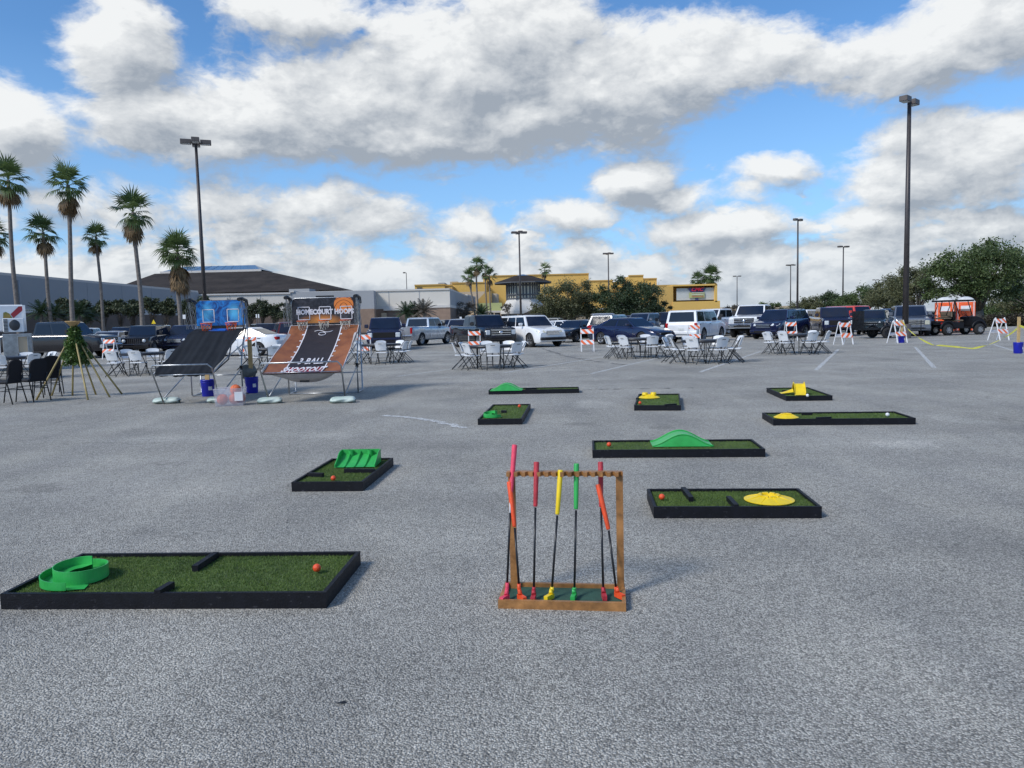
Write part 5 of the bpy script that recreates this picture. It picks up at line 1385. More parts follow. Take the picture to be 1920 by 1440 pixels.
# ================================================================ trees and shrubs
def leafmat(name, c1, c2, vs_=.5): return mat(name, c1, .55, var=.3, vs=vs_, transl=.22, col2=c2)
M['oak'] = leafmat('oak_leaf', (.105, .15, .045), (.05, .08, .028)); M['oak2'] = leafmat('olive_leaf', (.15, .155, .07), (.075, .085, .04)); M['oak3'] = leafmat('dark_oak_leaf', (.065, .10, .04), (.03, .05, .024))
M['shrub'] = leafmat('shrub_leaf', (.095, .12, .06), (.04, .055, .03), 1.5); M['cyc'] = leafmat('date_palm_leaf', (.05, .09, .035), (.018, .035, .016), 1.2)
M['bark'] = mat('oak_bark', (.14, .12, .10), .9, var=.3, bump=.6, bs=15)
M['dry'] = leafmat('dry_twig', (.16, .14, .11), (.09, .08, .065), 1.5); M['hedge'] = leafmat('brown_hedge_leaf', (.075, .06, .04), (.03, .026, .018), 1.5)
def clumped(r, ells, nclump, nleaf, ls, flat=.75, cs=.13):
    vs = []; fs = []; cen = []
    tot = sum(e[3] * e[4] * e[5] for e in ells) ; 
    for e in ells:
        k_ = max(3, int(nclump * e[3] * e[4] * e[5] / tot))
        for i in range(k_):
            while True:
                p = V((r.uniform(-1, 1), r.uniform(-1, 1), r.uniform(-1, 1)))
                if p.length < 1 and r.random() < .25 + .75 * p.length: break
            cen.append((V((e[0] + p.x * e[3], e[1] + p.y * e[4], e[2] + p.z * e[5])), (e[3] + e[4] + e[5]) / 3 * r.uniform(.8, 1.5) * cs))
    for i in range(nleaf):
        c, s = cen[r.randrange(len(cen))]
        p = c + V((r.gauss(0, s), r.gauss(0, s), r.gauss(0, s * flat)))
        leaf(vs, fs, p, ls * r.uniform(.7, 1.4), ls * r.uniform(.25, .4), r)
    return vs, fs, cen
def tree(px, d, ells_px, lab, leafm, seed, nclump=60, nleaf=9000, ls=.22, name='oak_tree', cat='tree', tr=.22, group='trees around the lot', fork=.35, cs=.13, depth=1.0):
    """ells_px: list of (px, py, rx, ry) of crown lobes as seen at distance d"""
    b0 = GX(px, d); root = E(name, b0, 0, lab, cat, group); r = random.Random(seed); k = d / FPX; ells = []
    for (cx, cy, rx, ry) in ells_px:
        c = D(cx, cy, d); ells.append((c.x - b0.x, r.uniform(-.3, .3) * rx * k * depth, c.z, rx * k, (rx * .8 * k) * depth, ry * k))
    vs, fs, cen = clumped(r, ells, nclump, nleaf, ls, cs=cs)
    vs = [V((v.x, v.y, max(.05, v.z))) for v in vs]
    if tr:
        zc = sum(e[2] - e[5] * .6 for e in ells) / len(ells); zf = max(.5, zc * fork + .3)
        t_ = MB(); t_.tube([(0, 0, 0), (.03, 0, zf * .5), (0, .05, zf)], [tr * 1.25, tr, tr * .85], 8)
        for c, s in cen[::max(1, len(cen) // 22)]:
            m_ = V((c.x * .45, c.y * .45, zf + (c.z - zf) * .55)); t_.tube([V((0, 0, zf * .9)), m_, c], [tr * .5, tr * .25, tr * .06], 5)
        t_.build('trunk', M['bark'], root)
    MB().add(vs, fs).build('crown', M[leafm], root)
    return root
tree(1837, 60, [(1835, 500, 78, 42), (1790, 520, 55, 38), (1885, 508, 50, 42), (1860, 470, 42, 20), (1840, 545, 60, 20), (1765, 548, 30, 25)], 'big spreading oak behind the orange portable toilets', 'oak', 21, 120, 26000, .17, tr=.32)
tree(1940, 70, [(1930, 520, 45, 50), (1900, 560, 25, 16)], 'oak at the right edge of the photo behind the big oak', 'oak3', 22, 40, 6000, .2)
tree(1722, 74, [(1722, 530, 45, 32), (1705, 555, 40, 28), (1745, 512, 30, 14), (1752, 560, 24, 24)], 'olive-green tree directly left of the big oak', 'oak2', 23, 80, 14000, .17)
tree(1668, 90, [(1668, 545, 40, 24), (1690, 528, 22, 14), (1645, 560, 30, 18)], 'tree behind the tall lamp post', 'oak2', 24, 60, 10000, .2)
tree(1618, 105, [(1618, 560, 38, 20), (1600, 568, 30, 14)], 'low tree above the orange-red off-roader', 'oak', 25, 50, 7000, .22)
tree(1572, 120, [(1572, 564, 32, 17), (1590, 556, 16, 8)], 'round tree above the navy pickup by the trailer', 'oak3', 26, 40, 6000, .24)
tree(1532, 135, [(1532, 571, 32, 13)], 'low far tree left of the navy pickup', 'oak2', 27, 30, 4500, .26)
tree(1492, 165, [(1492, 576, 28, 9)], 'low far tree right of the navy crossover roof', 'oak2', 28, 24, 2600, .3)
tree(1435, 190, [(1440, 574, 22, 7), (1455, 578, 18, 6)], 'low far tree above the lifted white pickup', 'oak', 29, 20, 2200, .32)
tree(1372, 190, [(1372, 580, 22, 8), (1362, 585, 20, 8)], 'scrubby tree beside the cinema wall', 'dry', 30, 24, 2400, .3)
tree(1400, 185, [(1402, 583, 22, 8)], 'dull green bush behind the white lifted pickups', 'oak2', 31, 20, 1800, .3)
tree(1062, 100, [(1060, 560, 48, 32), (1032, 570, 32, 24), (1080, 548, 34, 20), (1100, 568, 26, 26), (1018, 586, 22, 14), (1060, 585, 56, 16)], 'olive tree in front of the yellow mall, left of the darker one', 'oak2', 32, 110, 24000, .2, tr=.25)
tree(1182, 98, [(1165, 552, 42, 29), (1200, 560, 46, 30), (1162, 530, 18, 12), (1230, 570, 26, 19), (1132, 570, 26, 22), (1185, 582, 68, 15), (1250, 582, 12, 9)], 'dense dark oak in front of the yellow mall', 'oak3', 33, 140, 32000, .2, tr=.3)
tree(868, 150, [(870, 580, 22, 14), (880, 570, 12, 8)], 'bare twiggy tree at the shaded corner of the store', 'dry', 34, 30, 1600, .25, tr=.12)
tree(955, 150, [(952, 576, 12, 10)], 'bare twiggy tree before the pavilion base', 'dry', 35, 14, 500, .25, tr=.1)
tree(1880, 95, [(1880, 582, 50, 10), (1900, 575, 40, 10)], 'green bushes beyond the far verge at right', 'oak', 36, 40, 6000, .2, name='bush', cat='bush', tr=0)
tree(1915, 85, [(1905, 565, 40, 22)], 'brownish trees beyond the verge at the right edge', 'oak2', 37, 40, 6000, .2)
tree(1800, 80, [(1800, 578, 26, 14)], 'shrubs behind the portable toilets', 'oak3', 38, 24, 3000, .2, name='bush', cat='bush', tr=0)
# shrubs along the store wall
r0 = random.Random(9)
i = 0
xs_ = [122, 158, 196, 226, 250, 286, 312, 352, 380, 470, 492, 515, 540]
for i, x in enumerate(xs_):
    dd = 78 if x < 390 else 100
    top_ = 562 + r0.uniform(-4, 5) if x < 390 else 566 + r0.uniform(-4, 6)
    words = ['first', 'second', 'third', 'fourth', 'fifth', 'sixth', 'seventh', 'eighth', 'ninth', 'tenth', 'eleventh', 'twelfth', 'thirteenth']
    tree(x, dd, [(x + r0.uniform(-4, 4), top_ + 6, 13, 7), (x, top_ + 17, 17, 9), (x + r0.uniform(-12, 12), top_ + 2, 5, 4)], 'dark leafy shrub against the store wall, %s from the left' % words[i], 'shrub', 50 + i, 30, 3200, .2, name='shrub', cat='shrub', tr=.07, group='shrubs along the store wall', cs=.2)
def feather(px, d, py, size, lab, seed, m_='cyc', nf=26):
    b0 = GX(px, d); t_ = D(px, py, d); root = E('date_palm', b0, 0, lab, 'palm bush', 'low feathery palms'); r = random.Random(seed); vs = []; fs = []
    z0 = max(.3, t_.z)
    MB().tube([(0, 0, 0), (0, 0, z0)], [.16, .13], 8).build('trunk', M['trunk'], root)
    for i in range(nf):
        a = i * 2.4; e = R(78 - 85 * (i / nf)); p = V((0, 0, z0)); d_ = V((math.cos(a) * math.cos(e), math.sin(a) * math.cos(e), math.sin(e)))
        for k in range(9):
            q_ = p + d_ * size / 9; s = d_.cross(V((0, 0, 1))); s = s.normalized() if s.length > .01 else V((1, 0, 0))
            for sg in (-1, 1):
                L = size * .28 * math.sin(math.pi * (k + 1.2) / 10.5); tip = p + (s * sg + d_ * .6 + V((0, 0, -.35))).normalized() * L
                kk = len(vs); vs += [p, q_, tip]; fs.append((kk, kk + 1, kk + 2))
            p = q_; d_ = (d_ + V((0, 0, -.13))).normalized()
    MB().add(vs, fs).build('crown', M[m_], root)
feather(80, 68, 588, 1.5, 'feathery palm bush behind the black pickup, left', 1); feather(104, 70, 592, 1.4, 'feathery palm bush behind the black pickup, middle', 2)
feather(150, 70, 590, 1.6, 'feathery palm bush behind the leafy bamboo stand', 3); feather(172, 72, 597, 1.3, 'small feathery palm left of the slim palm trunk', 4)
feather(762, 118, 588, 2.3, 'green feathery palm before the beige store, left of three', 5); feather(779, 120, 588, 2.4, 'green feathery palm before the beige store, middle of three', 6); feather(795, 118, 586, 2.6, 'greyish feathery palm before the beige store, right of three', 7, 'dry')
feather(903, 150, 590, 2.6, 'dark feathery palm right of the shaded store corner', 8)
# ================================================================ buildings
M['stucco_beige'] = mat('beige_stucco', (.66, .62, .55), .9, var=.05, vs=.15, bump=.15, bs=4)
M['stucco_shaded_and_grey'] = mat('shaded_and_grey_stucco', (.36, .37, .38), .9, var=.06, vs=.1, bump=.15, bs=4)  # shade of the beige walls put into the colour; also plain grey roof units, pipes
M['brick'] = mat('tan_brick', (.30, .21, .155), .9, var=.12, vs=1.2, bump=.2, bs=6)
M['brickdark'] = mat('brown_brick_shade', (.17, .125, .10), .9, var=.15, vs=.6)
M['cap'] = mat('pale_cornice', (.60, .57, .53), .8, var=.05)
M['roofdark'] = mat('dark_brown_roof', (.045, .038, .034), .95, spec=.15, var=.25, vs=.25, bump=.2, bs=3)
M['skylight'] = mat('blue_skylight_glass', (.10, .19, .30), .2, var=.15, vs=.4, metal=.2)
M['yellow'] = mat('yellow_stucco', (.66, .42, .115), .9, var=.05, vs=.12); M['yellow2'] = mat('ochre_stucco', (.52, .33, .10), .9, var=.08, vs=.2)
M['greenwall'] = mat('pale_green_screen', (.42, .45, .20), .9, var=.08); M['tan'] = mat('tan_stucco', (.50, .40, .28), .9, var=.08, vs=.3)
M['signgrey'] = mat('sign_panel', (.50, .52, .50), .6, var=.06, vs=.2); M['navyp'] = mat('navy_sign_paint', (.05, .06, .17), .5); M['redp'] = mat('red_sign_paint', (.62, .02, .05), .5)
M['darkwin'] = mat('dark_opening', (.02, .018, .018), .4); M['creamglass'] = mat('cream_tower_glass', (.80, .76, .60), .4, var=.12, vs=.5); M['towergrey'] = mat('tower_grey_trim', (.10, .105, .115), .6); M['white_wall'] = mat('off_white_wall', (.62, .60, .56), .85, var=.05, vs=.3)
def zat(px, py, d): return D(px, py, d).z
def wall_run(root, o, p0, p1, z0, z1, th, m, name):
    """vertical wall slab between ground points p0,p1"""
    a = V((p0[0], p0[1], 0)) - o; b_ = V((p1[0], p1[1], 0)) - o; d_ = (b_ - a).normalized(); n_ = V((-d_.y, d_.x, 0))
    if n_.y < 0: n_ = -n_
    z0s = z0 if isinstance(z0, tuple) else (z0, z0); z1s = z1 if isinstance(z1, tuple) else (z1, z1)
    q_ = MB(); vs = []
    for (p, za, zb) in ((a, z0s[0], z1s[0]), (b_, z0s[1], z1s[1])):
        for off in (0, th): vs += [p + n_ * off + V((0, 0, za)), p + n_ * off + V((0, 0, zb))]
    q_.add(vs, [(0, 4, 5, 1), (2, 3, 7, 6), (1, 5, 7, 3), (0, 2, 6, 4), (0, 1, 3, 2), (4, 6, 7, 5)])
    return q_.build(name, m, root)
# --- department store: receding left wall, lit front, set-back, right block
A = GX(-260, 62); B = GX(376, 129); C_ = GX(548, 131); C2 = GX(560, 136.5); Dd = GX(845, 136.5); Ee = GX(878, 178); F_ = GX(893, 195)
o = V((A.x, A.y, 0)); st = E('department_store', o, 0, 'long low beige department store with brown brick base', 'store')
def block(p0, p1, ytop0, ytop1, m_, brick=True, bm='brick', th=14, nm='wall'):
    px0 = p0; z0 = ytop0; z1 = ytop1
    wall_run(st, o, p0, p1, (zb_, zb_), (z0, z1), th, m_, nm)
    if brick: wall_run(st, o, (p0[0], p0[1] - .12), (p1[0], p1[1] - .12), 0, zb_, th, M[bm], 'brick_base')
    wall_run(st, o, (p0[0], p0[1] - .25), (p1[0], p1[1] - .25), (zb_ - .0, zb_ - .0), (zb_ + .45, zb_ + .45), .3, M['cap'], 'ledge')
    wall_run(st, o, (p0[0], p0[1] - .2), (p1[0], p1[1] - .2), (z0 - .02, z1 - .02), (z0 + .25, z1 + .25), .6, M['cap'], 'parapet_cap')
zb_ = 3.6; HW = zat(376, 548, 129)
HA = zat(0, 522, 84)
print('store heights', HW, HA, zat(845, 543, 148), zat(460, 553, 131))
block(A, B, HW, HW, M['stucco_shaded_and_grey'], bm='brickdark')
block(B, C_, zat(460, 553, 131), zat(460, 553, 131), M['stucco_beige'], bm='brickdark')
zb_ = 4.1
block(C_, C2, zat(555, 549, 134), zat(555, 549, 134), M['stucco_shaded_and_grey'])
block(C2, Dd, zat(760, 545, 136.5), zat(845, 543, 136.5), M['stucco_beige'])
block(Dd, Ee, zat(845, 543, 136.5), zat(845, 543, 136.5), M['stucco_shaded_and_grey'], bm='brickdark')
block(Ee, F_, zat(893, 558, 195) , zat(893, 558, 195), M['stucco_shaded_and_grey'], False)
for (pa_, pb_, zz_, n_) in ((A, B, HW, 8), (B, C_, zat(460, 553, 131), 3), (C2, Dd, zat(800, 544, 136.5), 5)):
    for k in range(1, n_):
        p_ = pa_.lerp(pb_, k / n_); d_ = (pb_ - pa_).normalized() * .06
        n2_ = V((d_.y, -d_.x, 0)).normalized() * .03
        wall_run(st, o, p_ - d_ + n2_, p_ + d_ + n2_, 4.4, zz_ - .05, .02, M['towergrey'] if False else M['stucco_shaded_and_grey'], 'wall_joint')
    p_ = pa_.lerp(pb_, .3); n2_ = V(((pb_ - pa_).y, -(pb_ - pa_).x, 0)).normalized() * .15
    MB().tube([p_ + n2_ - o + V((0, 0, .2)), p_ + n2_ - o + V((0, 0, zz_ - .4))], .09, 6).build('downpipe', M['stucco_shaded_and_grey'], st)
# entrance recess on the right block
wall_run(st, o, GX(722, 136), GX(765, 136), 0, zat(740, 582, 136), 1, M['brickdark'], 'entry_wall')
wall_run(st, o, GX(720, 135.6), GX(767, 135.6), zat(740, 582, 136), zat(740, 578, 136), 1, M['cap'], 'canopy')
MB().box(tuple(GX(722, 135.8) - o + V((-.6, 0, 1))), tuple(GX(722, 135.8) - o + V((.3, .3, 3.4)))).build('side_door', M['tan'], st)
# rooftop boxes
for (xa, xb_, ya, yb_, nm_) in ((545, 583, 540, 551, 'rooftop_unit'), (585, 640, 546, 552, 'rooftop_unit')):
    wall_run(st, o, GX(xa, 160), GX(xb_, 160), zat(xa, yb_ + 4, 160), zat(xa, ya + 2, 160), 8, M['stucco_shaded_and_grey'], nm_)
# big hipped roof with skylight behind the parapet
def px3(px, py, d): return D(px, py, d) - o
rf = MB(); ez = zat(400, 549, 165)
e = [px3(175, 549, 165), px3(640, 549, 165), px3(640, 549, 165) + V((0, 60, 0)), px3(175, 549, 165) + V((0, 60, 0))]
for p in e: p.z = ez
hz_ = zat(380, 511, 190); g0_ = D(290, 511, 190) - o; g1_ = D(498, 511, 190) - o; g2_ = g1_ + V((0, 12, 0)); g3_ = g0_ + V((0, 12, 0))
for p in (g0_, g1_, g2_, g3_): p.z = hz_
rf.add(e + [g0_, g1_, g2_, g3_], [(0, 1, 5, 4), (1, 2, 6, 5), (2, 3, 7, 6), (3, 0, 4, 7), (4, 5, 6, 7)]); rf.build('hipped_roof', M['roofdark'], st)
sk = MB(); d0 = g0_ + V((1.5, .5, 0)); d1 = g1_ + V((-1.5, .5, 0)); dz = V((0, 0, .5)); t0 = g0_ + V((4.5, 6, 2.0)); t1 = g1_ + V((-4.5, 6, 2.0)); b0_ = g3_ + V((1.5, -.5, 0)); b1_ = g2_ + V((-1.5, -.5, 0))
sk.add([d0, d1, d1 + dz, d0 + dz, t1, t0, b1_ + dz, b0_ + dz, b0_, b1_], [(3, 2, 4, 5), (4, 6, 7, 5), (3, 5, 7), (2, 6, 4)]); sk.build('skylight', M['skylight'], st)
cu = MB(); cu.bar(d0 + V((-.3, 0, .25)), d1 + V((.3, 0, .25)), .6, .55); cu.build('skylight_curb', M['cap'], st)
mu = MB()
for i in range(1, 10):
    f_ = i / 10; mu.bar((d0 + dz).lerp(d1 + dz, f_) + V((0, 0, .03)), t0.lerp(t1, f_) + V((0, 0, .03)), .07, .06)
mu.build('skylight_bar', M['skylight'], st)
# second dark roof at far left
rf = MB(); q0 = D(-120, 512, 120) - o; q1 = D(135, 534, 140) - o; q2 = D(20, 517, 120) - o
rf.add([q0, q2, q1, q1 + V((0, 6, -3)), q0 + V((0, 6, -3)), q0 + V((0, -4, -2.4)), q1 + V((0, -4, -2))], [(0, 5, 6, 2, 1), (0, 1, 2, 3, 4)]); rf.build('rear_roof', M['roofdark'], st)
# --- yellow mall
ym = V(GX(1000, 200)); ml = E('yellow_shopping_mall', ym, 0, 'sprawling yellow shopping mall with stepped roofline', 'shopping mall')
def yb(x0, x1, yt, d, m_='yellow', th=10, ybm=None, nm='wall', yt1=None):
    z1 = zat(x0, yt, d); z2 = zat(x1, yt1 if yt1 else yt + (x1 - x0) * -.0245 * 0, d); z0 = 0 if ybm is None else zat(x0, ybm, d)
    if yt1 is None: z2 = z1
    w1 = wall_run(ml, ym, GX(x0, d), GX(x1, d), z0, (z1, z2), th, M[m_], nm)
    if nm == 'wall' and ybm is None: wall_run(ml, ym, GX(x0 - .5, d - .25), GX(x1 + .5, d - .25), (z1, z2), (z1 + .35, z2 + .35), .7, M['yellow2'], 'parapet_cap')
yb(780, 836, 536, 215); yb(836, 850, 536, 216, 'yellow2'); yb(850, 914, 532, 226); yb(908, 1105, 519, 232)
yb(1100, 1150, 528, 226); yb(1148, 1190, 531, 228); yb(1180, 1207, 518, 224); yb(1207, 1232, 524, 224.4); yb(1225, 1268, 537, 215)
yb(824, 836, 530, 230, 'stucco_shaded_and_grey', nm='rooftop_unit'); yb(846, 860, 528, 231, 'tan', nm='rooftop_unit')
wall_run(ml, ym, GX(784, 214.5), GX(794, 214.5), zat(790, 541, 214), zat(790, 538.6, 214), .3, M['darkwin'], 'roof_opening')
# gabled connector, rounded drum, green screen
cn = MB(); pp = [GX(895, 196), GX(921, 196)]; 
cn.add([px - ym for px in (V((pp[0].x, 196, 0)), V((pp[1].x, 196, 0)), D(921, 546, 196), D(910, 548, 196), D(896, 562, 196))] + [px - ym + V((0, 14, 0)) for px in (V((pp[0].x, 196, 0)), V((pp[1].x, 196, 0)), D(921, 546, 196), D(910, 548, 196), D(896, 562, 196))],
       [(0, 1, 2, 3, 4), (5, 9, 8, 7, 6), (0, 4, 9, 5), (4, 3, 8, 9), (3, 2, 7, 8), (2, 1, 6, 7)]); cn.build('sloped_block', M['yellow2'], ml)
wall_run(ml, ym, GX(862, 212), GX(910, 212), 0, zat(880, 547, 212), 4, M['tan'], 'low_roof')
dr = GX(925, 203) - ym; MB().lathe([(0, zat(925, 550, 200)), (1.2, zat(925, 550, 200)), (1.6, zat(925, 552, 200)), (1.6, 0)], (dr.x, dr.y, 0), 24).build('round_stair_drum', M['tan'], ml)
wall_run(ml, ym, GX(896, 188), GX(942, 188), zat(920, 583, 188), zat(920, 568, 188), .2, M['greenwall'], 'green_screen')
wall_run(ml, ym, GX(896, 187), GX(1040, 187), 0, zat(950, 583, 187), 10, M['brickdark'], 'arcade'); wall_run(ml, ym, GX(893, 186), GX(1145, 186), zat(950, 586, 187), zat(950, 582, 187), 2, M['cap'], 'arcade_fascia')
wall_run(ml, ym, GX(1040, 187.2), GX(1160, 187.2), 0, zat(1080, 584, 187), 10, M['tan'], 'arcade_wall')
for x in (905, 918, 930, 944, 958, 985, 1010, 1028, 1048, 1075, 1098, 1120): wall_run(ml, ym, GX(x, 185.7), GX(x + 5, 185.7), 0, zat(x, 587, 186), .4, M['darkwin'], 'arcade_opening')
for x in (915, 926, 938, 952, 970): wall_run(ml, ym, GX(x, 185.2), GX(x + 2.2, 185.2), 0, zat(x, 586, 186), .4, M['tan'], 'arcade_column')
# cinema wing
wall_run(ml, ym, GX(1262, 186), GX(1350, 186), 0, zat(1300, 565, 186), 12, M['yellow'], 'wall')
wall_run(ml, ym, GX(1232, 186.5), GX(1262.5, 186.5), 0, zat(1250, 537, 186), 12, M['yellow2'], 'wall')
wall_run(ml, ym, GX(1262, 190), GX(1345, 190), zat(1300, 566, 190), zat(1300, 535, 190), 10, M['yellow'], 'recessed_wall')
wall_run(ml, ym, GX(1262, 186), GX(1345, 186), zat(1300, 536, 186), zat(1300, 533, 186), 8, M['yellow'], 'top_band')
wall_run(ml, ym, GX(1341, 186), GX(1345, 186), zat(1343, 566, 186), zat(1343, 533.2, 186), 5, M['yellow'], 'end_pier')
sg_o = wall_run(ml, ym, GX(1269, 187), GX(1339, 187), zat(1304, 562.5, 187), zat(1304, 540, 187), .5, M['signgrey'], 'sign_panel')
def sgp(px, py, off): p = D(px, py, 187 - off); return p - ym
def poly_on(pts, off, m_, nm):
    b_ = MB(); n_ = len(pts); b_.add([sgp(x, y, off) for x, y in pts] + [sgp(x, y, off - .15) for x, y in pts], [tuple(range(n_))[::-1]] + [(i, (i + 1) % n_, n_ + (i + 1) % n_, n_ + i) for i in range(n_)])
    return b_.build(nm, m_, sg_o)
poly_on([(1289, 540.5), (1324, 540), (1319, 547), (1311, 552), (1309, 563), (1304, 563), (1303, 552), (1294, 547)], .2, M['navyp'], 'winged_emblem')
poly_on([(1292, 548.5), (1321, 548), (1321, 558), (1292, 558.5)], .35, M['greenwall'], 'middle_panel')
s0 = sgp(1306.5, 543, .5)
t_ = text_mb('CMC', 1.15, .04, .03, .35); t_.v = [(v_[0] * 1.15 + s0.x, s0.y - v_[2], v_[1] + s0.z) for v_ in t_.v]; t_.build('sign_lettering', M['redp'], sg_o)
for (yy, m_) in ((548.6, 'whitepaint'), (552, 'whitepaint'), (555, 'redp')):
    b_ = MB(); r1 = random.Random(int(yy)); x = 1297
    while x < 1318:
        w_ = r1.uniform(1.2, 2.6); b_.box(tuple(sgp(x, yy + 1, .45)), tuple(sgp(x + w_ * .7, yy, .5))); x += w_
    b_.build('small_lettering', M[m_], sg_o)
# --- pavilion tower
tc_ = GX(982, 172); pv = E('pavilion_tower', tc_, 0, 'dark-roofed pavilion tower with tall cream windows and sloped white base', 'pavilion')
kx = 172 / FPX
zt = lambda y: zat(982, y, 172)
def ring(n, r, z, ph=0): return [V((r * math.cos(2 * math.pi * i / n + ph), r * math.sin(2 * math.pi * i / n + ph), z)) for i in range(n)]
def frust(rs, zs, n, ph, m_, nm, par=pv, cap=True):
    b_ = MB(); vs = []; [vs.extend(ring(n, r_, z_, ph)) for r_, z_ in zip(rs, zs)]; fs = []
    for k in range(len(rs) - 1):
        for i in range(n): fs.append((k * n + i, k * n + (i + 1) % n, (k + 1) * n + (i + 1) % n, (k + 1) * n + i))
    if cap: fs.append(tuple(range((len(rs) - 1) * n, len(rs) * n)))
    return b_.add(vs, fs).build(nm, m_, par)
ph = R(45)
frust([50 * kx * 1.0 * 1.13, 17 * kx * 1.13, 17 * kx * 1.13], [zt(530), zt(518.5), zt(517.5)], 8, R(22), M['roofdark'], 'roof')
frust([50 * kx * 1.13, 50 * kx * 1.13], [zt(532), zt(530)], 8, R(22), M['towergrey'], 'eave_fascia', cap=False)
frust([17 * kx, 4 * kx], [zt(518), zt(514.5)], 8, R(22), M['skylight'], 'cupola')
frust([32 * kx, 32 * kx], [zt(586), zt(531)], 8, R(22), M['creamglass'], 'window_wall')
fr_ = MB()
for i in range(8):
    a0 = R(22) + i * math.pi / 4; a1 = a0 + math.pi / 4; p0 = V((math.cos(a0), math.sin(a0), 0)) * 32.6 * kx; p1 = V((math.cos(a1), math.sin(a1), 0)) * 32.6 * kx
    for f_ in (0, .27, .5, .73): 
        p = p0.lerp(p1, f_); wd = .6 if f_ == 0 else .12; fr_.bar(p + V((0, 0, zt(562))), p + V((0, 0, zt(531.5))), wd, .4, up=(1, 0, 0))
    for yy in (560, 553, 536): fr_.bar(p0 + V((0, 0, zt(yy))), p1 + V((0, 0, zt(yy))), .4, .25)
fr_.build('window_frame', M['towergrey'], pv)
frust([46 * kx, 46 * kx, 33.5 * kx, 33.5 * kx], [zt(588), zt(583), zt(563), zt(560.5)], 8, R(22), M['white_wall'], 'sloped_base')
b_ = MB(); dh = GX(1012, 160) - tc_; b_.add([dh + V((-3.2, 0, zt(588))), dh + V((7, 0, zt(588))), dh + V((2, 6, zt(572))), dh + V((2.2, 6, zt(572)))], [(0, 1, 3, 2)]); b_.add([dh + V((-3.2, 0, 0)), dh + V((7, 0, 0)), dh + V((7, 0, zt(588))), dh + V((-3.2, 0, zt(588)))], [(0, 1, 2, 3)]); b_.build('dark_gable', M['roofdark'], pv)
# --- far low houses and tree line past the mall
fb = E('far_low_building', GX(1400, 300), 0, 'pale low buildings far away between the trees', 'building')
MB().box((-16, 0, 0), (40, 10, 3.2)).build('wall', M['white_wall'], fb); MB().box((-17, -1, 3.2), (41, 11, 4.6)).build('roof', M['tan'], fb)
# planter strips and verge
M['mulch'] = mat('brown_mulch', (.09, .065, .045), .95, bump=.6, bs=8, var=.3, vs=.6); M['grass'] = mat('verge_grass', (.12, .14, .05), .95, bump=.6, bs=6, var=.3, vs=.5, col2=(.20, .17, .09)); M['kerb'] = mat('concrete_kerb', (.36, .35, .33), .9, var=.1)
def slab(name, pts, z, m_):
    n_ = len(pts); b_ = MB(); b_.add([V((p.x, p.y, 0)) for p in pts] + [V((p.x, p.y, z)) for p in pts], [tuple(range(n_, 2 * n_))] + [(i, (i + 1) % n_, n_ + (i + 1) % n_, n_ + i) for i in range(n_)])
    return T(b_.build(name, m_), kind='structure')
slab('planting_bed', [GX(-200, 58), GX(400, 76), GX(400, 128), GX(-200, 66)], .14, M['mulch'])
slab('planting_bed', [GX(400, 88), GX(700, 116), GX(700, 145), GX(400, 128)], .14, M['mulch'])
slab('grass_verge', [GX(1762, 57), GX(2300, 57), GX(2600, 300), GX(1720, 300)], .14, M['grass'])
slab('kerb', [GX(1760, 56.8), GX(2300, 56.8), GX(2300, 57), GX(1760, 57)], .15, M['kerb'])
slab('grass_verge', [GX(1380, 135), GX(1790, 90), GX(1760, 300), GX(1360, 300)], .12, M['grass'])
slab('footpath', [GX(1830, 66), GX(2200, 66), GX(2200, 70), GX(1830, 69)], .155, M['kerb'])
for k, (x, d_) in enumerate(((1862, 58.5), (1896, 58.5), (1935, 58.5))):
    tree(x, d_, [(x, 603, 26, 8), (x + 6, 598, 20, 6)], 'low brown hedge section by the kerb, ' + ('left', 'middle', 'right')[k], 'hedge', 80 + k, 40, 4200, .12, name='hedge', cat='hedge', tr=0, group='low brown hedge right of the golf cart', cs=.2)
# --- small signs
def sign(px, d, y0, y1, wpx, lab, m_='whitepaint', post=True):
    b0 = GX(px, d); z0 = zat(px, y1, d); z1 = zat(px, y0, d); w_ = wpx * d / FPX
    root = E('road_sign', b0, 0, lab, 'sign', 'small lot signs'); MB().tube([(0, .03, 0), (0, .03, z1)], .03, 6).build('post', M['greymet'], root); MB().box((-w_ / 2, -.02, z0), (w_ / 2, 0, z1), bev=.005).build('sign_plate', M[m_], root)
sign(347, 60, 590, 598, 6, 'small pale sign beside the shaggy palm'); sign(482, 62, 589, 596, 2.4, 'left of two narrow white signs before the shrubs'); sign(486, 62, 589, 596, 2.4, 'right of two narrow white signs before the shrubs')
sign(864, 90, 594, 603, 4, 'pale sign behind the silver suv'); sign(943, 90, 593, 600, 4, 'pale sign left of the white suv'); 
b0 = GX(289, 56); root = E('warning_sign', b0, 0, 'yellow triangular sign above the boxy black suv', 'sign'); zz = zat(289, 607, 56); zs = zat(289, 599, 56)
MB().tube([(0, .03, 0), (0, .03, zs)], .03, 6).build('post', M['greymet'], root); b_ = MB(); b_.prism([(-.16, zz), (.16, zz), (0, zs)], 0, .02, Matrix.Rotation(R(90), 4, 'X')); b_.build('sign_plate', M['yellowpl'], root)
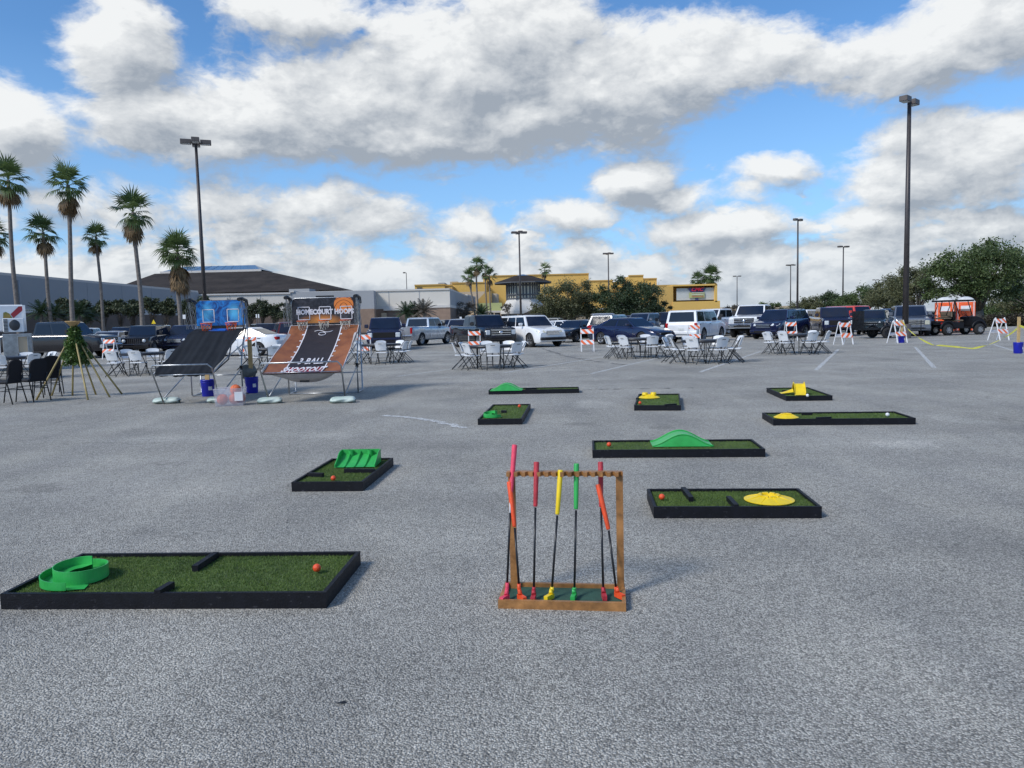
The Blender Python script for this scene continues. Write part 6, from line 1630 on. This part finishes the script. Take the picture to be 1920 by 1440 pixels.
# --- food trailer
ft = E('food_trailer', GX(4, 30.0), R(31), 'white food trailer with air conditioner on its end wall', 'food trailer')
ft.scale = (.86, 1, 1)
M['trailerwhite'] = mat('trailer_white', (.66, .69, .72), .4, var=.06, vs=1.5); M['alu'] = mat('brushed_aluminium', (.34, .36, .37), .35, metal=.6, var=.2)
k = 30.0 / FPX; zf_ = lambda y: zat(20, y, 30.0); xr = lambda px: GX(px, 30.0).x - GX(4, 30.0).x
MB().box((xr(-260), 0, zf_(622)), (xr(47), 2.3, zf_(571)), bev=.05).build('body', M['trailerwhite'], ft)
MB().box((xr(46) - .03, -.03, zf_(622)), (xr(50), .02, zf_(572))).build('corner_trim', M['whitepaint'], ft)
MB().box((xr(-260), -.04, .45), (xr(-1), .0, zf_(620))).build('front_panel', M['trailerwhite'], ft)
MB().box((xr(6), -.9, .55), (xr(58), 1.4, zf_(626)), bev=.02).build('tool_box', M['alu'], ft)
MB().box((xr(33), -.915, .72), (xr(51), -.90, zf_(631))).build('vent_panel', M['tan'], ft)
f_ = MB()
for a_, b2 in (((33, .72), (51, .72)), ((51, .72), (51, zf_(631))), ((51, zf_(631)), (33, zf_(631))), ((33, zf_(631)), (33, .72))): f_.bar((xr(a_[0]), -.93, a_[1]), (xr(b2[0]), -.93, b2[1]), .03, .05, up=(0, 1, 0))
f_.build('vent_frame', M['steel'], ft)
ac = MB().box((xr(8), -.62, zf_(623)), (xr(46), -.08, zf_(597)), bev=.02).build('air_conditioner', M['whitepl'], ft)
cx_, cz_ = xr(29), zf_(610); MB().lathe([(0, -.64), (.19, -.64), (.21, -.63), (.21, -.6)], (cx_, 0, cz_), 28, 'Y').build('fan_grille', M['greymet'], ac)
f_ = MB()
for i_ in range(9): f_.box((xr(9), -.632, zf_(621.5) + i_ * .055), (xr(17), -.621, zf_(621.5) + i_ * .055 + .032))
f_.build('coil_slot', M['trim'], ac)
M['banner_red'] = mat('menu_red_print', (.30, .02, .03), .5); M['food'] = mat('food_picture_print', (.45, .22, .05), .5, col2=(.06, .16, .03), vs=9)
b_ = MB(); b_.add([(xr(x), -.012, zf_(y)) for x, y in ((22, 589), (38, 574.5), (47, 574), (47, 580), (27, 596.5))], [(0, 1, 2, 3, 4)]); b_.build('red_stripe', M['banner_red'], ft)
b_ = MB(); b_.add([(xr(x), -.016, zf_(y)) for x, y in ((8, 596.5), (9, 586), (14, 584.5), (20, 588), (25, 596.5))], [(0, 1, 2, 3, 4)]); b_.build('food_picture', M['food'], ft)
wheel(ft, xr(-60), .1, .34, .11)
